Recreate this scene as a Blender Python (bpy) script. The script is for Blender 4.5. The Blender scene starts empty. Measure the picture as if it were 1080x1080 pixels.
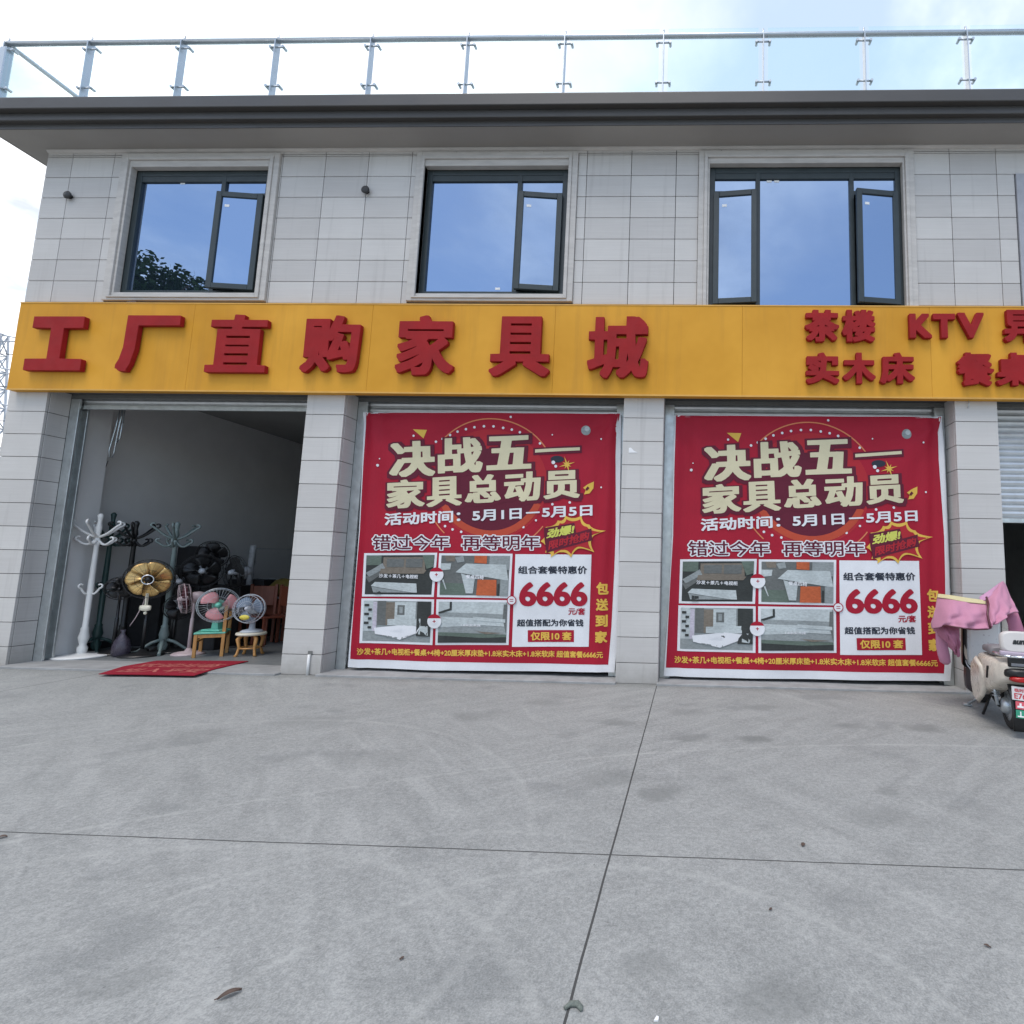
import bpy, bmesh, math, random
import numpy as np
from mathutils import Vector, Matrix
PI = math.pi; R = math.radians
scene = bpy.context.scene
C = scene.collection
random.seed(7)

# ------------------------------------------------------------------ camera
CAM = np.array([0.0, -6.431, 1.389])
F_PX, ROLL, PITCH, YAW, PPX, PPY = 554.985, 0.0198, 0.1109, 0.0316, 710.3, 536.1
def cam_axes():
    cy, sy, cp, sp, cr, sr = math.cos(YAW), math.sin(YAW), math.cos(PITCH), math.sin(PITCH), math.cos(ROLL), math.sin(ROLL)
    r = np.array([cy, sy, 0]); f0 = np.array([-sy, cy, 0]); up = np.array([0, 0, 1.0])
    f = cp*f0 + sp*up; u = cp*up - sp*f0
    return cr*r + sr*u, -sr*r + cr*u, f
RX, UX, FX = cam_axes()
cd = bpy.data.cameras.new('camera'); cam = bpy.data.objects.new('camera', cd); C.objects.link(cam)
cd.sensor_fit = 'HORIZONTAL'; cd.sensor_width = 36; cd.lens = F_PX/1080*36
cd.shift_x = -(PPX-540)/1080; cd.shift_y = -(540-PPY)/1080
cd.clip_start = 0.05; cd.clip_end = 3000
cam.matrix_world = Matrix(((RX[0], UX[0], -FX[0], CAM[0]), (RX[1], UX[1], -FX[1], CAM[1]), (RX[2], UX[2], -FX[2], CAM[2]), (0, 0, 0, 1)))
scene.camera = cam
def at(u, v, Y):                      # photo pixel -> point on the vertical plane y = Y
    d = RX*(u-PPX) - UX*(v-PPY) + FX*F_PX
    p = CAM + d*((Y-CAM[1])/d[1]); return Vector(p)
def onfloor(u, v, z=0.0):             # photo pixel -> point on a horizontal plane
    d = RX*(u-PPX) - UX*(v-PPY) + FX*F_PX
    p = CAM + d*((z-CAM[2])/d[2]); return Vector(p)

def onside(u, v, X):                  # photo pixel -> point on a plane x = X
    d = RX*(u-PPX) - UX*(v-PPY) + FX*F_PX
    p = CAM + d*((X-CAM[0])/d[0]); return Vector(p)

# ------------------------------------------------------------------ view, sky, sun
scene.view_settings.view_transform = 'Standard'; scene.view_settings.look = 'None'
scene.view_settings.gamma = 1; scene.view_settings.use_curve_mapping = False
scene.view_settings.exposure = 0.77
SUN_EL, SUN_AZ = R(68), R(200)        # azimuth measured from +Y (behind the shop) towards +X
scene.cycles.max_bounces = 10; scene.cycles.diffuse_bounces = 6; scene.cycles.glossy_bounces = 4
scene.cycles.transparent_max_bounces = 24

class NT:
    """small node-tree writer"""
    def __init__(s, tree): s.t = tree; s.n = tree.nodes; s.l = tree.links
    def add(s, typ, ins=None, **props):
        n = s.n.new('ShaderNode'+typ)
        for k, v in props.items(): setattr(n, k, v)
        for k, v in (ins or {}).items():
            sock = n.inputs[k]
            if isinstance(v, bpy.types.NodeSocket): s.l.new(v, sock)
            else: sock.default_value = v
        return n
    def math(s, op, a, b=0.0, c=0.0, clamp=False):
        return s.add('Math', {0: a, 1: b, 2: c}, operation=op, use_clamp=clamp).outputs[0]
    def ramp(s, fac, stops, interp='LINEAR'):
        n = s.add('ValToRGB', {0: fac}); e = n.color_ramp.elements; n.color_ramp.interpolation = interp
        while len(e) < len(stops): e.new(0.5)
        for i, (p, c) in enumerate(stops):
            e[i].position = p; e[i].color = (c, c, c, 1) if not hasattr(c, '__len__') else (*c, 1)
        return n.outputs[0]
    def mix(s, fac, a, b, blend='MIX'):
        n = s.add('Mix', data_type='RGBA', blend_type=blend)
        for i, v in ((0, fac), (6, a), (7, b)):
            if isinstance(v, bpy.types.NodeSocket): s.l.new(v, n.inputs[i])
            elif i == 0: n.inputs[0].default_value = v
            else: n.inputs[i].default_value = (*v, 1) if len(v) == 3 else v
        return n.outputs[2]
    def noise(s, vec, scale, detail=3, rough=0.5, dist=0.0):
        return s.add('TexNoise', {'Vector': vec, 'Scale': scale, 'Detail': detail, 'Roughness': rough, 'Distortion': dist}).outputs[0]
    def mapping(s, vec, scale=(1, 1, 1), loc=(0, 0, 0), rot=(0, 0, 0)):
        return s.add('Mapping', {'Vector': vec, 'Scale': scale, 'Location': loc, 'Rotation': rot}).outputs[0]

world = bpy.data.worlds.new('World'); scene.world = world; world.use_nodes = True
w = NT(world.node_tree); w.n.clear()
sky = w.add('TexSky', sky_type='NISHITA', sun_disc=False, sun_elevation=SUN_EL, sun_rotation=SUN_AZ, air_density=1.0, dust_density=1.2, ozone_density=1.0)
tc = w.add('TexCoord').outputs['Generated']
sx = w.add('SeparateXYZ', {0: tc}).outputs
zz = w.math('MAXIMUM', sx[2], 0.06)
zz = w.math('ADD', zz, 0.12)
px = w.math('DIVIDE', sx[0], zz); py = w.math('DIVIDE', sx[1], zz)
plane = w.add('CombineXYZ', {0: px, 1: py, 2: 0.0}).outputs[0]
n1 = w.noise(w.mapping(plane, loc=(3.1, 0.6, 0)), 0.95, 7, 0.56, 0.25)
n2 = w.noise(w.mapping(plane, loc=(7.7, 2.2, 3)), 2.3, 6, 0.6, 0.2)
sd = (-0.37, 0.62, 0.69)          # bright cloud bank above the middle of the roof
near = w.add('VectorMath', {0: tc, 1: Vector(sd).normalized()}, operation='DOT_PRODUCT').outputs['Value']
glow = w.add('MapRange', {0: near, 1: 0.86, 2: 0.985, 3: 0.0, 4: 0.25}, interpolation_type='SMOOTHSTEP').outputs[0]
lowf = w.add('MapRange', {0: sx[0], 1: -0.45, 2: -0.9, 3: 0.0, 4: 0.22}, interpolation_type='SMOOTHSTEP').outputs[0]
back = w.add('MapRange', {0: sx[1], 1: 0.2, 2: -0.5, 3: 0.0, 4: 0.005}, interpolation_type='SMOOTHSTEP').outputs[0]
cover = w.math('ADD', w.math('ADD', w.math('ADD', n1, glow), lowf), back)
mask = w.add('MapRange', {0: cover, 1: 0.50, 2: 0.72, 3: 0.0, 4: 0.95}, interpolation_type='SMOOTHSTEP').outputs[0]
ccol = w.ramp(n2, [(0.30, (4.3, 4.5, 4.9)), (0.50, (8.3, 8.3, 8.4)), (0.68, (11.8, 11.5, 11.2))])
veil = w.add('MapRange', {0: sx[1], 1: -0.3, 2: 0.5, 3: 0.16, 4: 0.40}, interpolation_type='SMOOTHSTEP').outputs[0]   # thin high haze, denser ahead
gd = w.add('VectorMath', {0: tc, 1: Vector((-0.10, 0.66, 0.75)).normalized()}, operation='DOT_PRODUCT').outputs['Value']
gp = w.add('MapRange', {0: w.math('ADD', gd, w.math('MULTIPLY', w.math('SUBTRACT', n2, 0.5), 0.035)), 1: 0.978, 2: 0.997, 3: 0.0, 4: 0.72}, interpolation_type='SMOOTHSTEP').outputs[0]
ccol = w.mix(gp, ccol, (4.6, 5.0, 5.8))
skyc = w.mix(veil, sky.outputs[0], (6.4, 7.6, 8.8))
soft = w.add('MapRange', {0: sx[1], 1: 0.2, 2: -0.3, 3: 1.0, 4: 0.55}).outputs[0]
full = w.mix(w.math('MULTIPLY', mask, soft), skyc, ccol)
bg = w.add('Background', {'Color': full, 'Strength': 0.12})
w.l.new(bg.outputs[0], w.add('OutputWorld').inputs[0])

sl = bpy.data.lights.new('sun', 'SUN'); sl.energy = 1.0; sl.angle = R(30); sl.color = (1, 0.93, 0.84)
so = bpy.data.objects.new('sun', sl); C.objects.link(so)
sdir = Vector((math.sin(SUN_AZ)*math.cos(SUN_EL), math.cos(SUN_AZ)*math.cos(SUN_EL), math.sin(SUN_EL)))
so.rotation_euler = sdir.to_track_quat('Z', 'Y').to_euler(); so.location = sdir*60

# ------------------------------------------------------------------ materials
def new_mat(name):
    m = bpy.data.materials.new(name); m.use_nodes = True; t = NT(m.node_tree); t.n.clear()
    out = t.add('OutputMaterial'); return m, t, out
def mat(name, col, rough=0.5, metal=0.0, var=0.10, scale=6.0, bump=0.0, bscale=60.0, spec=0.5, stretch=(1, 1, 1), sheen=0.0):
    """painted / plain surface with a little procedural unevenness"""
    m, t, out = new_mat(name)
    oc = t.add('TexCoord').outputs['Object']; v = t.mapping(oc, scale=stretch)
    n = t.noise(v, scale, 5, 0.6)
    lo = tuple(c*(1-var) for c in col); hi = tuple(min(1, c*(1+var)) for c in col)
    c = t.ramp(n, [(0.3, lo), (0.7, hi)])
    p = t.add('BsdfPrincipled', {'Base Color': c, 'Metallic': metal, 'Specular IOR Level': spec})
    t.l.new(t.ramp(t.noise(v, scale*2.3, 4), [(0.3, max(0.02, rough-0.08)), (0.7, min(1, rough+0.08))]), p.inputs['Roughness'])
    if sheen: p.inputs['Sheen Weight'].default_value = sheen
    if bump:
        b = t.add('Bump', {'Height': t.noise(v, bscale, 4, 0.6), 'Strength': bump, 'Distance': 0.01})
        t.l.new(b.outputs[0], p.inputs['Normal'])
    t.l.new(p.outputs[0], out.inputs[0]); return m

def m_tile():
    m, t, out = new_mat('stone_tile')
    oc = t.add('TexCoord').outputs['Object']
    rnd = t.add('NewGeometry').outputs['Random Per Island']
    st = t.noise(t.mapping(oc, scale=(1.3, 1.3, 55)), 1.0, 5, 0.65)
    big = t.noise(oc, 0.9, 4, 0.6)
    c = t.mix(t.ramp(st, [(0.35, 0.0), (0.7, 1.0)]), (0.515, 0.495, 0.472), (0.615, 0.596, 0.572))
    c = t.mix(0.5, c, t.ramp(rnd, [(0, (0.46, 0.443, 0.43)), (0.5, (0.56, 0.542, 0.52)), (1, (0.635, 0.618, 0.592))]))
    c = t.mix(t.ramp(big, [(0.35, 0.22), (0.6, 0.0)]), c, (0.40, 0.385, 0.37))
    drip = t.noise(t.mapping(oc, scale=(9, 9, 0.5)), 1.0, 4, 0.6)
    c = t.mix(t.ramp(drip, [(0.57, 0.0), (0.74, 0.38)]), c, (0.34, 0.325, 0.31))
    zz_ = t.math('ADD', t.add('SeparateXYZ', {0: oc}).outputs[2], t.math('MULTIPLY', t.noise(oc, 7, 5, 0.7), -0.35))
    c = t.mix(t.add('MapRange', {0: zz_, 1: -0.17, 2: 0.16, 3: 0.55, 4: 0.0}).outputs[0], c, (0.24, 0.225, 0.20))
    p = t.add('BsdfPrincipled', {'Base Color': c, 'Roughness': 0.55, 'Specular IOR Level': 0.25})
    b = t.add('Bump', {'Height': st, 'Strength': 0.10, 'Distance': 0.004}); t.l.new(b.outputs[0], p.inputs['Normal'])
    t.l.new(p.outputs[0], out.inputs[0]); return m

def m_concrete():
    m, t, out = new_mat('yard_concrete')
    oc = t.add('TexCoord').outputs['Object']
    warp = t.noise(t.mapping(oc, rot=(0, 0, 0.5)), 0.35, 3)
    def brushed(a, k, n=1.0): return t.mapping(t.mapping(oc, rot=(0, 0, a)), scale=(n, n*k, 1))
    ang = brushed(0.85, 4.5, 0.8); ang2 = brushed(-0.75, 5.0, 0.8)
    s1 = t.noise(ang, 1.6, 8, 0.68, 0.6); s2 = t.noise(ang2, 2.2, 8, 0.68, 0.5)
    st = t.mix(t.ramp(warp, [(0.42, 0.0), (0.58, 1.0)]), s1, s2)
    blot = t.noise(oc, 0.55, 6, 0.62); fine = t.noise(oc, 38, 5, 0.75); mid = t.noise(oc, 7, 6, 0.68)
    c = t.ramp(st, [(0.38, (0.20, 0.209, 0.209)), (0.5, (0.315, 0.324, 0.321)), (0.62, (0.46, 0.466, 0.46))])
    c = t.mix(0.22, c, t.ramp(blot, [(0.36, (0.23, 0.24, 0.24)), (0.64, (0.43, 0.43, 0.42))]))
    c = t.mix(0.22, c, t.ramp(mid, [(0.36, (0.19, 0.20, 0.205)), (0.64, (0.49, 0.495, 0.492))]))
    c = t.mix(0.42, c, t.ramp(fine, [(0.38, (0.16, 0.168, 0.168)), (0.62, (0.50, 0.505, 0.495))]))
    stain = t.noise(t.mapping(oc, loc=(5, 3, 0), scale=(1, 1.3, 1)), 1.3, 6, 0.65)
    c = t.mix(t.ramp(stain, [(0.57, 0.0), (0.66, 0.5)]), c, (0.16, 0.17, 0.175))
    scuff = t.noise(brushed(1.1, 9, 0.6), 1.3, 6, 0.7, 0.3)
    c = t.mix(t.ramp(scuff, [(0.59, 0.0), (0.72, 0.30)]), c, (0.54, 0.54, 0.53))
    scuff2 = t.noise(brushed(-0.5, 9, 0.6), 1.1, 6, 0.7, 0.4)
    c = t.mix(t.ramp(scuff2, [(0.60, 0.0), (0.72, 0.40)]), c, (0.19, 0.195, 0.19))
    grit = t.noise(oc, 130, 3, 0.8)
    c = t.mix(0.30, c, t.ramp(grit, [(0.38, (0.14, 0.146, 0.145)), (0.62, (0.52, 0.525, 0.515))]))
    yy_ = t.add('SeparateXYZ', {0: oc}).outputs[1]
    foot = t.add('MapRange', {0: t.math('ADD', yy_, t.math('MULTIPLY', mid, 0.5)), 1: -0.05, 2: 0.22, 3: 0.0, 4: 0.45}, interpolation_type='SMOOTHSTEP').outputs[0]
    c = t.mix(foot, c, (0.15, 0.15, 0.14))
    # foot-worn dark spots and pale sweep marks where the photo shows them
    warpv = t.add('VectorMath', {0: oc, 1: t.add('VectorMath', {0: t.add('TexNoise', {'Vector': oc, 'Scale': 5.0, 'Detail': 4.0}).outputs['Color'], 3: 0.22}, operation='SCALE').outputs[0]}, operation='ADD').outputs[0]
    spot_ = 0.0
    for u, v, r_, k in ((651, 762, .17, .55), (727, 779, .16, .6), (795, 779, .15, .75), (693, 836, .16, .6), (803, 746, .2, .5), (973, 768, .2, .6), (897, 766, .2, .5), (727, 752, .2, .4), (820, 1051, .17, .55), (680, 1021, .12, .4), (500, 755, .25, .4), (647, 821, .22, .45), (575, 741, .2, .4), (330, 760, .3, .4), (210, 775, .3, .35), (120, 1040, .16, .35), (930, 860, .25, .35), (935, 835, .12, .5), (400, 800, .3, .3)):
        p_ = onfloor(u, v); d = t.add('VectorMath', {0: warpv, 1: (p_.x+.11, p_.y+.11, .11)}, operation='SUBTRACT').outputs[0]
        d = t.add('VectorMath', {0: d, 1: (1.0, 1.5, 0.0)}, operation='MULTIPLY').outputs[0]
        ln = t.add('VectorMath', {0: d}, operation='LENGTH').outputs['Value']
        m_ = t.add('MapRange', {0: ln, 1: r_*0.35, 2: r_*1.25, 3: k*.75, 4: 0.0}, interpolation_type='SMOOTHSTEP').outputs[0]
        spot_ = t.math('MAXIMUM', spot_, m_)
    c = t.mix(spot_, c, (0.15, 0.158, 0.155))
    for pts, wd, k in ((((360, 831), (646, 798), (1080, 788)), .03, .35), (((693, 918), (787, 938), (893, 985)), .035, .32), (((370, 905), (430, 925), (480, 955)), .05, .22), (((0, 790), (150, 770), (420, 765)), .04, .25), (((700, 905), (560, 880), (400, 890)), .03, .2)):
        (ax, ay), (bx_, by), (cx, cy) = [tuple(onfloor(*q))[:2] for q in pts]
        D = 2*(ax*(by-cy)+bx_*(cy-ay)+cx*(ay-by)); ux = ((ax*ax+ay*ay)*(by-cy)+(bx_*bx_+by*by)*(cy-ay)+(cx*cx+cy*cy)*(ay-by))/D; uy = ((ax*ax+ay*ay)*(cx-bx_)+(bx_*bx_+by*by)*(ax-cx)+(cx*cx+cy*cy)*(bx_-ax))/D
        ln = t.add('VectorMath', {0: oc, 1: (ux, uy, 0)}, operation='DISTANCE').outputs['Value']
        dl = t.math('ABSOLUTE', t.math('ADD', ln, t.math('ADD', t.math('MULTIPLY', blot, .12), -math.hypot(ax-ux, ay-uy)-.06)))
        m_ = t.add('MapRange', {0: dl, 1: 0.0, 2: wd, 3: k, 4: 0.0}, interpolation_type='SMOOTHSTEP').outputs[0]
        c = t.mix(t.math('MULTIPLY', m_, t.ramp(mid, [(0.35, 0.2), (0.6, 1.0)])), c, (0.52, 0.525, 0.51))
    spk = t.add('TexVoronoi', {'Vector': oc, 'Scale': 9.0}).outputs['Distance']
    c = t.mix(t.ramp(spk, [(0.025, 0.6), (0.05, 0.0)]), c, (0.13, 0.13, 0.13))
    sep = t.add('SeparateXYZ', {0: oc}).outputs
    wob = t.math('MULTIPLY', t.math('SUBTRACT', t.noise(oc, 1.5, 3), 0.5), 0.012)
    def line(coord, pos, period, wid):
        a = t.math('ADD', t.math('ADD', coord, wob), -pos)
        a = t.math('SUBTRACT', a, t.math('MULTIPLY', t.math('ROUND', t.math('DIVIDE', a, period)), period))
        return t.math('LESS_THAN', t.math('ABSOLUTE', a), wid)
    j = t.math('MAXIMUM', line(sep[0], -0.356, 6.6, 0.0048), line(sep[1], -3.725, 7.2, 0.0042))
    c = t.mix(t.math('MULTIPLY', j, 0.9), c, (0.045, 0.045, 0.045))
    c = t.mix(1.0, c, (0.90, 0.905, 0.89), 'MULTIPLY')
    p = t.add('BsdfPrincipled', {'Base Color': c, 'Specular IOR Level': 0.35})
    t.l.new(t.ramp(st, [(0.3, 0.62), (0.7, 0.78)]), p.inputs['Roughness'])
    h = t.math('SUBTRACT', t.math('ADD', t.math('MULTIPLY', mid, 0.5), t.math('MULTIPLY', fine, 0.3)), t.math('MULTIPLY', j, 1.0))
    b = t.add('Bump', {'Height': h, 'Strength': 0.5, 'Distance': 0.010}); t.l.new(b.outputs[0], p.inputs['Normal'])
    t.l.new(p.outputs[0], out.inputs[0]); return m

def m_sign():
    m, t, out = new_mat('orange_sign_panel')
    oc = t.add('TexCoord').outputs['Object']
    rnd = t.add('NewGeometry').outputs['Random Per Island']
    big = t.noise(oc, 0.7, 4, 0.6); dr = t.noise(t.mapping(oc, scale=(5, 5, 0.35)), 1.0, 5, 0.65)
    c = t.ramp(big, [(0.32, (0.56, 0.258, 0.018)), (0.66, (0.73, 0.362, 0.04))])
    c = t.mix(t.ramp(dr, [(0.50, 0.0), (0.70, 0.40)]), c, (0.42, 0.20, 0.03))
    c = t.mix(t.math('MULTIPLY', rnd, 0.15), c, (0.62, 0.30, 0.045))
    p = t.add('BsdfPrincipled', {'Base Color': c, 'Roughness': 0.55, 'Specular IOR Level': 0.2})
    t.l.new(p.outputs[0], out.inputs[0]); return m

def m_cloth(name, col, sheen=0.0, rough=0.6):
    m, t, out = new_mat(name)
    oc = t.add('TexCoord').outputs['Object']
    n = t.noise(oc, 2.0, 4, 0.6); f = t.noise(oc, 120, 2)
    c = t.ramp(n, [(0.3, tuple(x*0.9 for x in col)), (0.7, tuple(min(1, x*1.06) for x in col))])
    c = t.mix(0.12, c, t.ramp(f, [(0.3, tuple(x*0.6 for x in col)), (0.7, tuple(min(1, x*1.3) for x in col))]))
    p = t.add('BsdfPrincipled', {'Base Color': c, 'Roughness': rough, 'Specular IOR Level': 0.25, 'Sheen Weight': sheen})
    b = t.add('Bump', {'Height': n, 'Strength': 0.15, 'Distance': 0.02}); t.l.new(b.outputs[0], p.inputs['Normal'])
    t.l.new(p.outputs[0], out.inputs[0]); return m

def m_window_glass():
    m, t, out = new_mat('blue_coated_glass')
    oc = t.add('TexCoord').outputs['Object']
    n = t.noise(t.mapping(oc, scale=(1, 1, 0.5)), 1.6, 3)
    b = t.add('Bump', {'Height': n, 'Strength': 0.04, 'Distance': 0.02}).outputs[0]
    g = t.add('BsdfGlossy', {'Color': (0.45, 0.59, 0.81, 1), 'Roughness': 0.0, 'Normal': b})
    d = t.add('BsdfDiffuse', {'Color': (0.02, 0.03, 0.05, 1)})
    x = t.add('MixShader', {0: 0.62, 1: d.outputs[0], 2: g.outputs[0]})
    t.l.new(x.outputs[0], out.inputs[0]); return m
def m_clear_glass():
    m, t, out = new_mat('clear_rail_glass')
    fr = t.ramp(t.add('LayerWeight', {'Blend': 0.5}).outputs['Facing'], [(0.0, 0.04), (0.6, 0.07), (0.85, 0.2), (1.0, 0.7)])
    g = t.add('BsdfGlossy', {'Color': (1, 1, 1, 1), 'Roughness': 0.0})
    d = t.add('BsdfTransparent', {'Color': (0.93, 0.985, 0.985, 1)})
    x = t.add('MixShader', {0: fr, 1: d.outputs[0], 2: g.outputs[0]})
    t.l.new(x.outputs[0], out.inputs[0]); return m

M = {}
M['tile'] = m_tile(); M['concrete'] = m_concrete(); M['sign'] = m_sign()
M['joint'] = mat('dark_joint', (0.10, 0.10, 0.10), 0.8)
M['surround'] = mat('window_surround_stone', (0.50, 0.475, 0.445), 0.55, var=0.12, scale=3, bump=0.05, stretch=(1, 1, 6))
M['fascia'] = mat('bronze_fascia', (0.062, 0.059, 0.056), 0.42, var=0.10, scale=2, stretch=(0.4, 1, 1))
M['soffit'] = mat('grey_soffit', (0.31, 0.292, 0.27), 0.7, var=0.07, scale=1.2, stretch=(0.5, 1, 1))
M['roof'] = mat('roof_screed', (0.32, 0.32, 0.31), 0.8)
M['frame'] = mat('dark_green_aluminium', (0.030, 0.042, 0.045), 0.38, var=0.12)
M['glass'] = m_window_glass(); M['clear'] = m_clear_glass()
M['steel'] = mat('brushed_steel', (0.48, 0.52, 0.55), 0.32, metal=0.75, var=0.05)
M['guide'] = mat('galvanised_guide', (0.55, 0.58, 0.58), 0.38, metal=0.7, var=0.15, scale=9)
M['shutter'] = mat('shutter_steel', (0.62, 0.635, 0.64), 0.36, metal=0.65, var=0.08)
M['darkbar'] = mat('shutter_bar_dark', (0.16, 0.16, 0.15), 0.5)
M['red_letter'] = mat('red_letter_face', (0.30, 0.013, 0.015), 0.6, var=0.12, scale=4, spec=0.2)
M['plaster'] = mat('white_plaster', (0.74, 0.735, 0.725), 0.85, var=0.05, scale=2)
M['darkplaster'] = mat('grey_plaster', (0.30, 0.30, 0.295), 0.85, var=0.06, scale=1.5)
M['floor'] = mat('room_floor', (0.19, 0.205, 0.21), 0.45, var=0.15, scale=3)
M['step'] = mat('threshold_cement', (0.30, 0.305, 0.305), 0.75, var=0.18, scale=5, bump=0.15)
M['skirt'] = mat('dark_skirting', (0.03, 0.03, 0.032), 0.5)
M['white'] = mat('white_paint', (0.78, 0.78, 0.76), 0.4, var=0.05)
M['paper'] = mat('white_paper', (0.82, 0.82, 0.82), 0.8, var=0.03)
M['pvc'] = mat('white_pvc', (0.75, 0.75, 0.74), 0.35, var=0.05)
M['black'] = mat('black_plastic', (0.012, 0.012, 0.013), 0.35, var=0.2)
M['blackmat'] = mat('black_rubber', (0.02, 0.02, 0.02), 0.75, var=0.2, bump=0.1)
M['chrome'] = mat('chrome', (0.75, 0.76, 0.78), 0.15, metal=1.0, var=0.03)
M['gold'] = mat('gold_blade', (0.62, 0.40, 0.15), 0.28, metal=0.55, var=0.1)
M['greenrack'] = mat('dark_green_lacquer', (0.035, 0.075, 0.07), 0.35, var=0.15)
M['greygreen'] = mat('grey_green_lacquer', (0.17, 0.22, 0.215), 0.35, var=0.12)
M['mint'] = mat('mint_plastic', (0.16, 0.55, 0.42), 0.35, var=0.05)
M['pinkblade'] = mat('pink_blade', (0.75, 0.32, 0.33), 0.35, var=0.05)
M['maroon'] = mat('maroon_plastic', (0.10, 0.02, 0.03), 0.35, var=0.1)
M['palepink'] = mat('pale_pink_plastic', (0.50, 0.40, 0.41), 0.4, var=0.05)
M['greyblue'] = mat('grey_blue_blade', (0.20, 0.26, 0.34), 0.35, var=0.05)
M['lightgrey'] = mat('light_grey_plastic', (0.55, 0.58, 0.62), 0.4, var=0.05)
M['yellow'] = mat('yellow_label', (0.80, 0.68, 0.10), 0.5, var=0.05)
M['cream'] = mat('cream_plastic', (0.78, 0.74, 0.60), 0.4, var=0.05)
M['pine'] = mat('honey_pine', (0.50, 0.255, 0.08), 0.45, var=0.25, scale=4, stretch=(6, 6, 1))
M['redwood'] = mat('red_brown_wood', (0.20, 0.055, 0.03), 0.4, var=0.2, scale=4, stretch=(6, 6, 1))
M['carton'] = mat('dark_carton', (0.02, 0.02, 0.022), 0.7, var=0.15)
M['film'] = mat('plastic_film', (0.42, 0.43, 0.44), 0.25, var=0.25, scale=12)
M['carpet'] = m_cloth('red_door_mat', (0.27, 0.012, 0.028), rough=0.95)
M['matprint'] = mat('faded_mat_print', (0.45, 0.12, 0.10), 0.9, var=0.2)
M['leaf'] = mat('dry_leaf', (0.10, 0.065, 0.05), 0.7, var=0.3, scale=40)
M['mud'] = mat('dried_mud', (0.15, 0.17, 0.15), 0.9, var=0.25, scale=60, bump=0.4)

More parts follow.
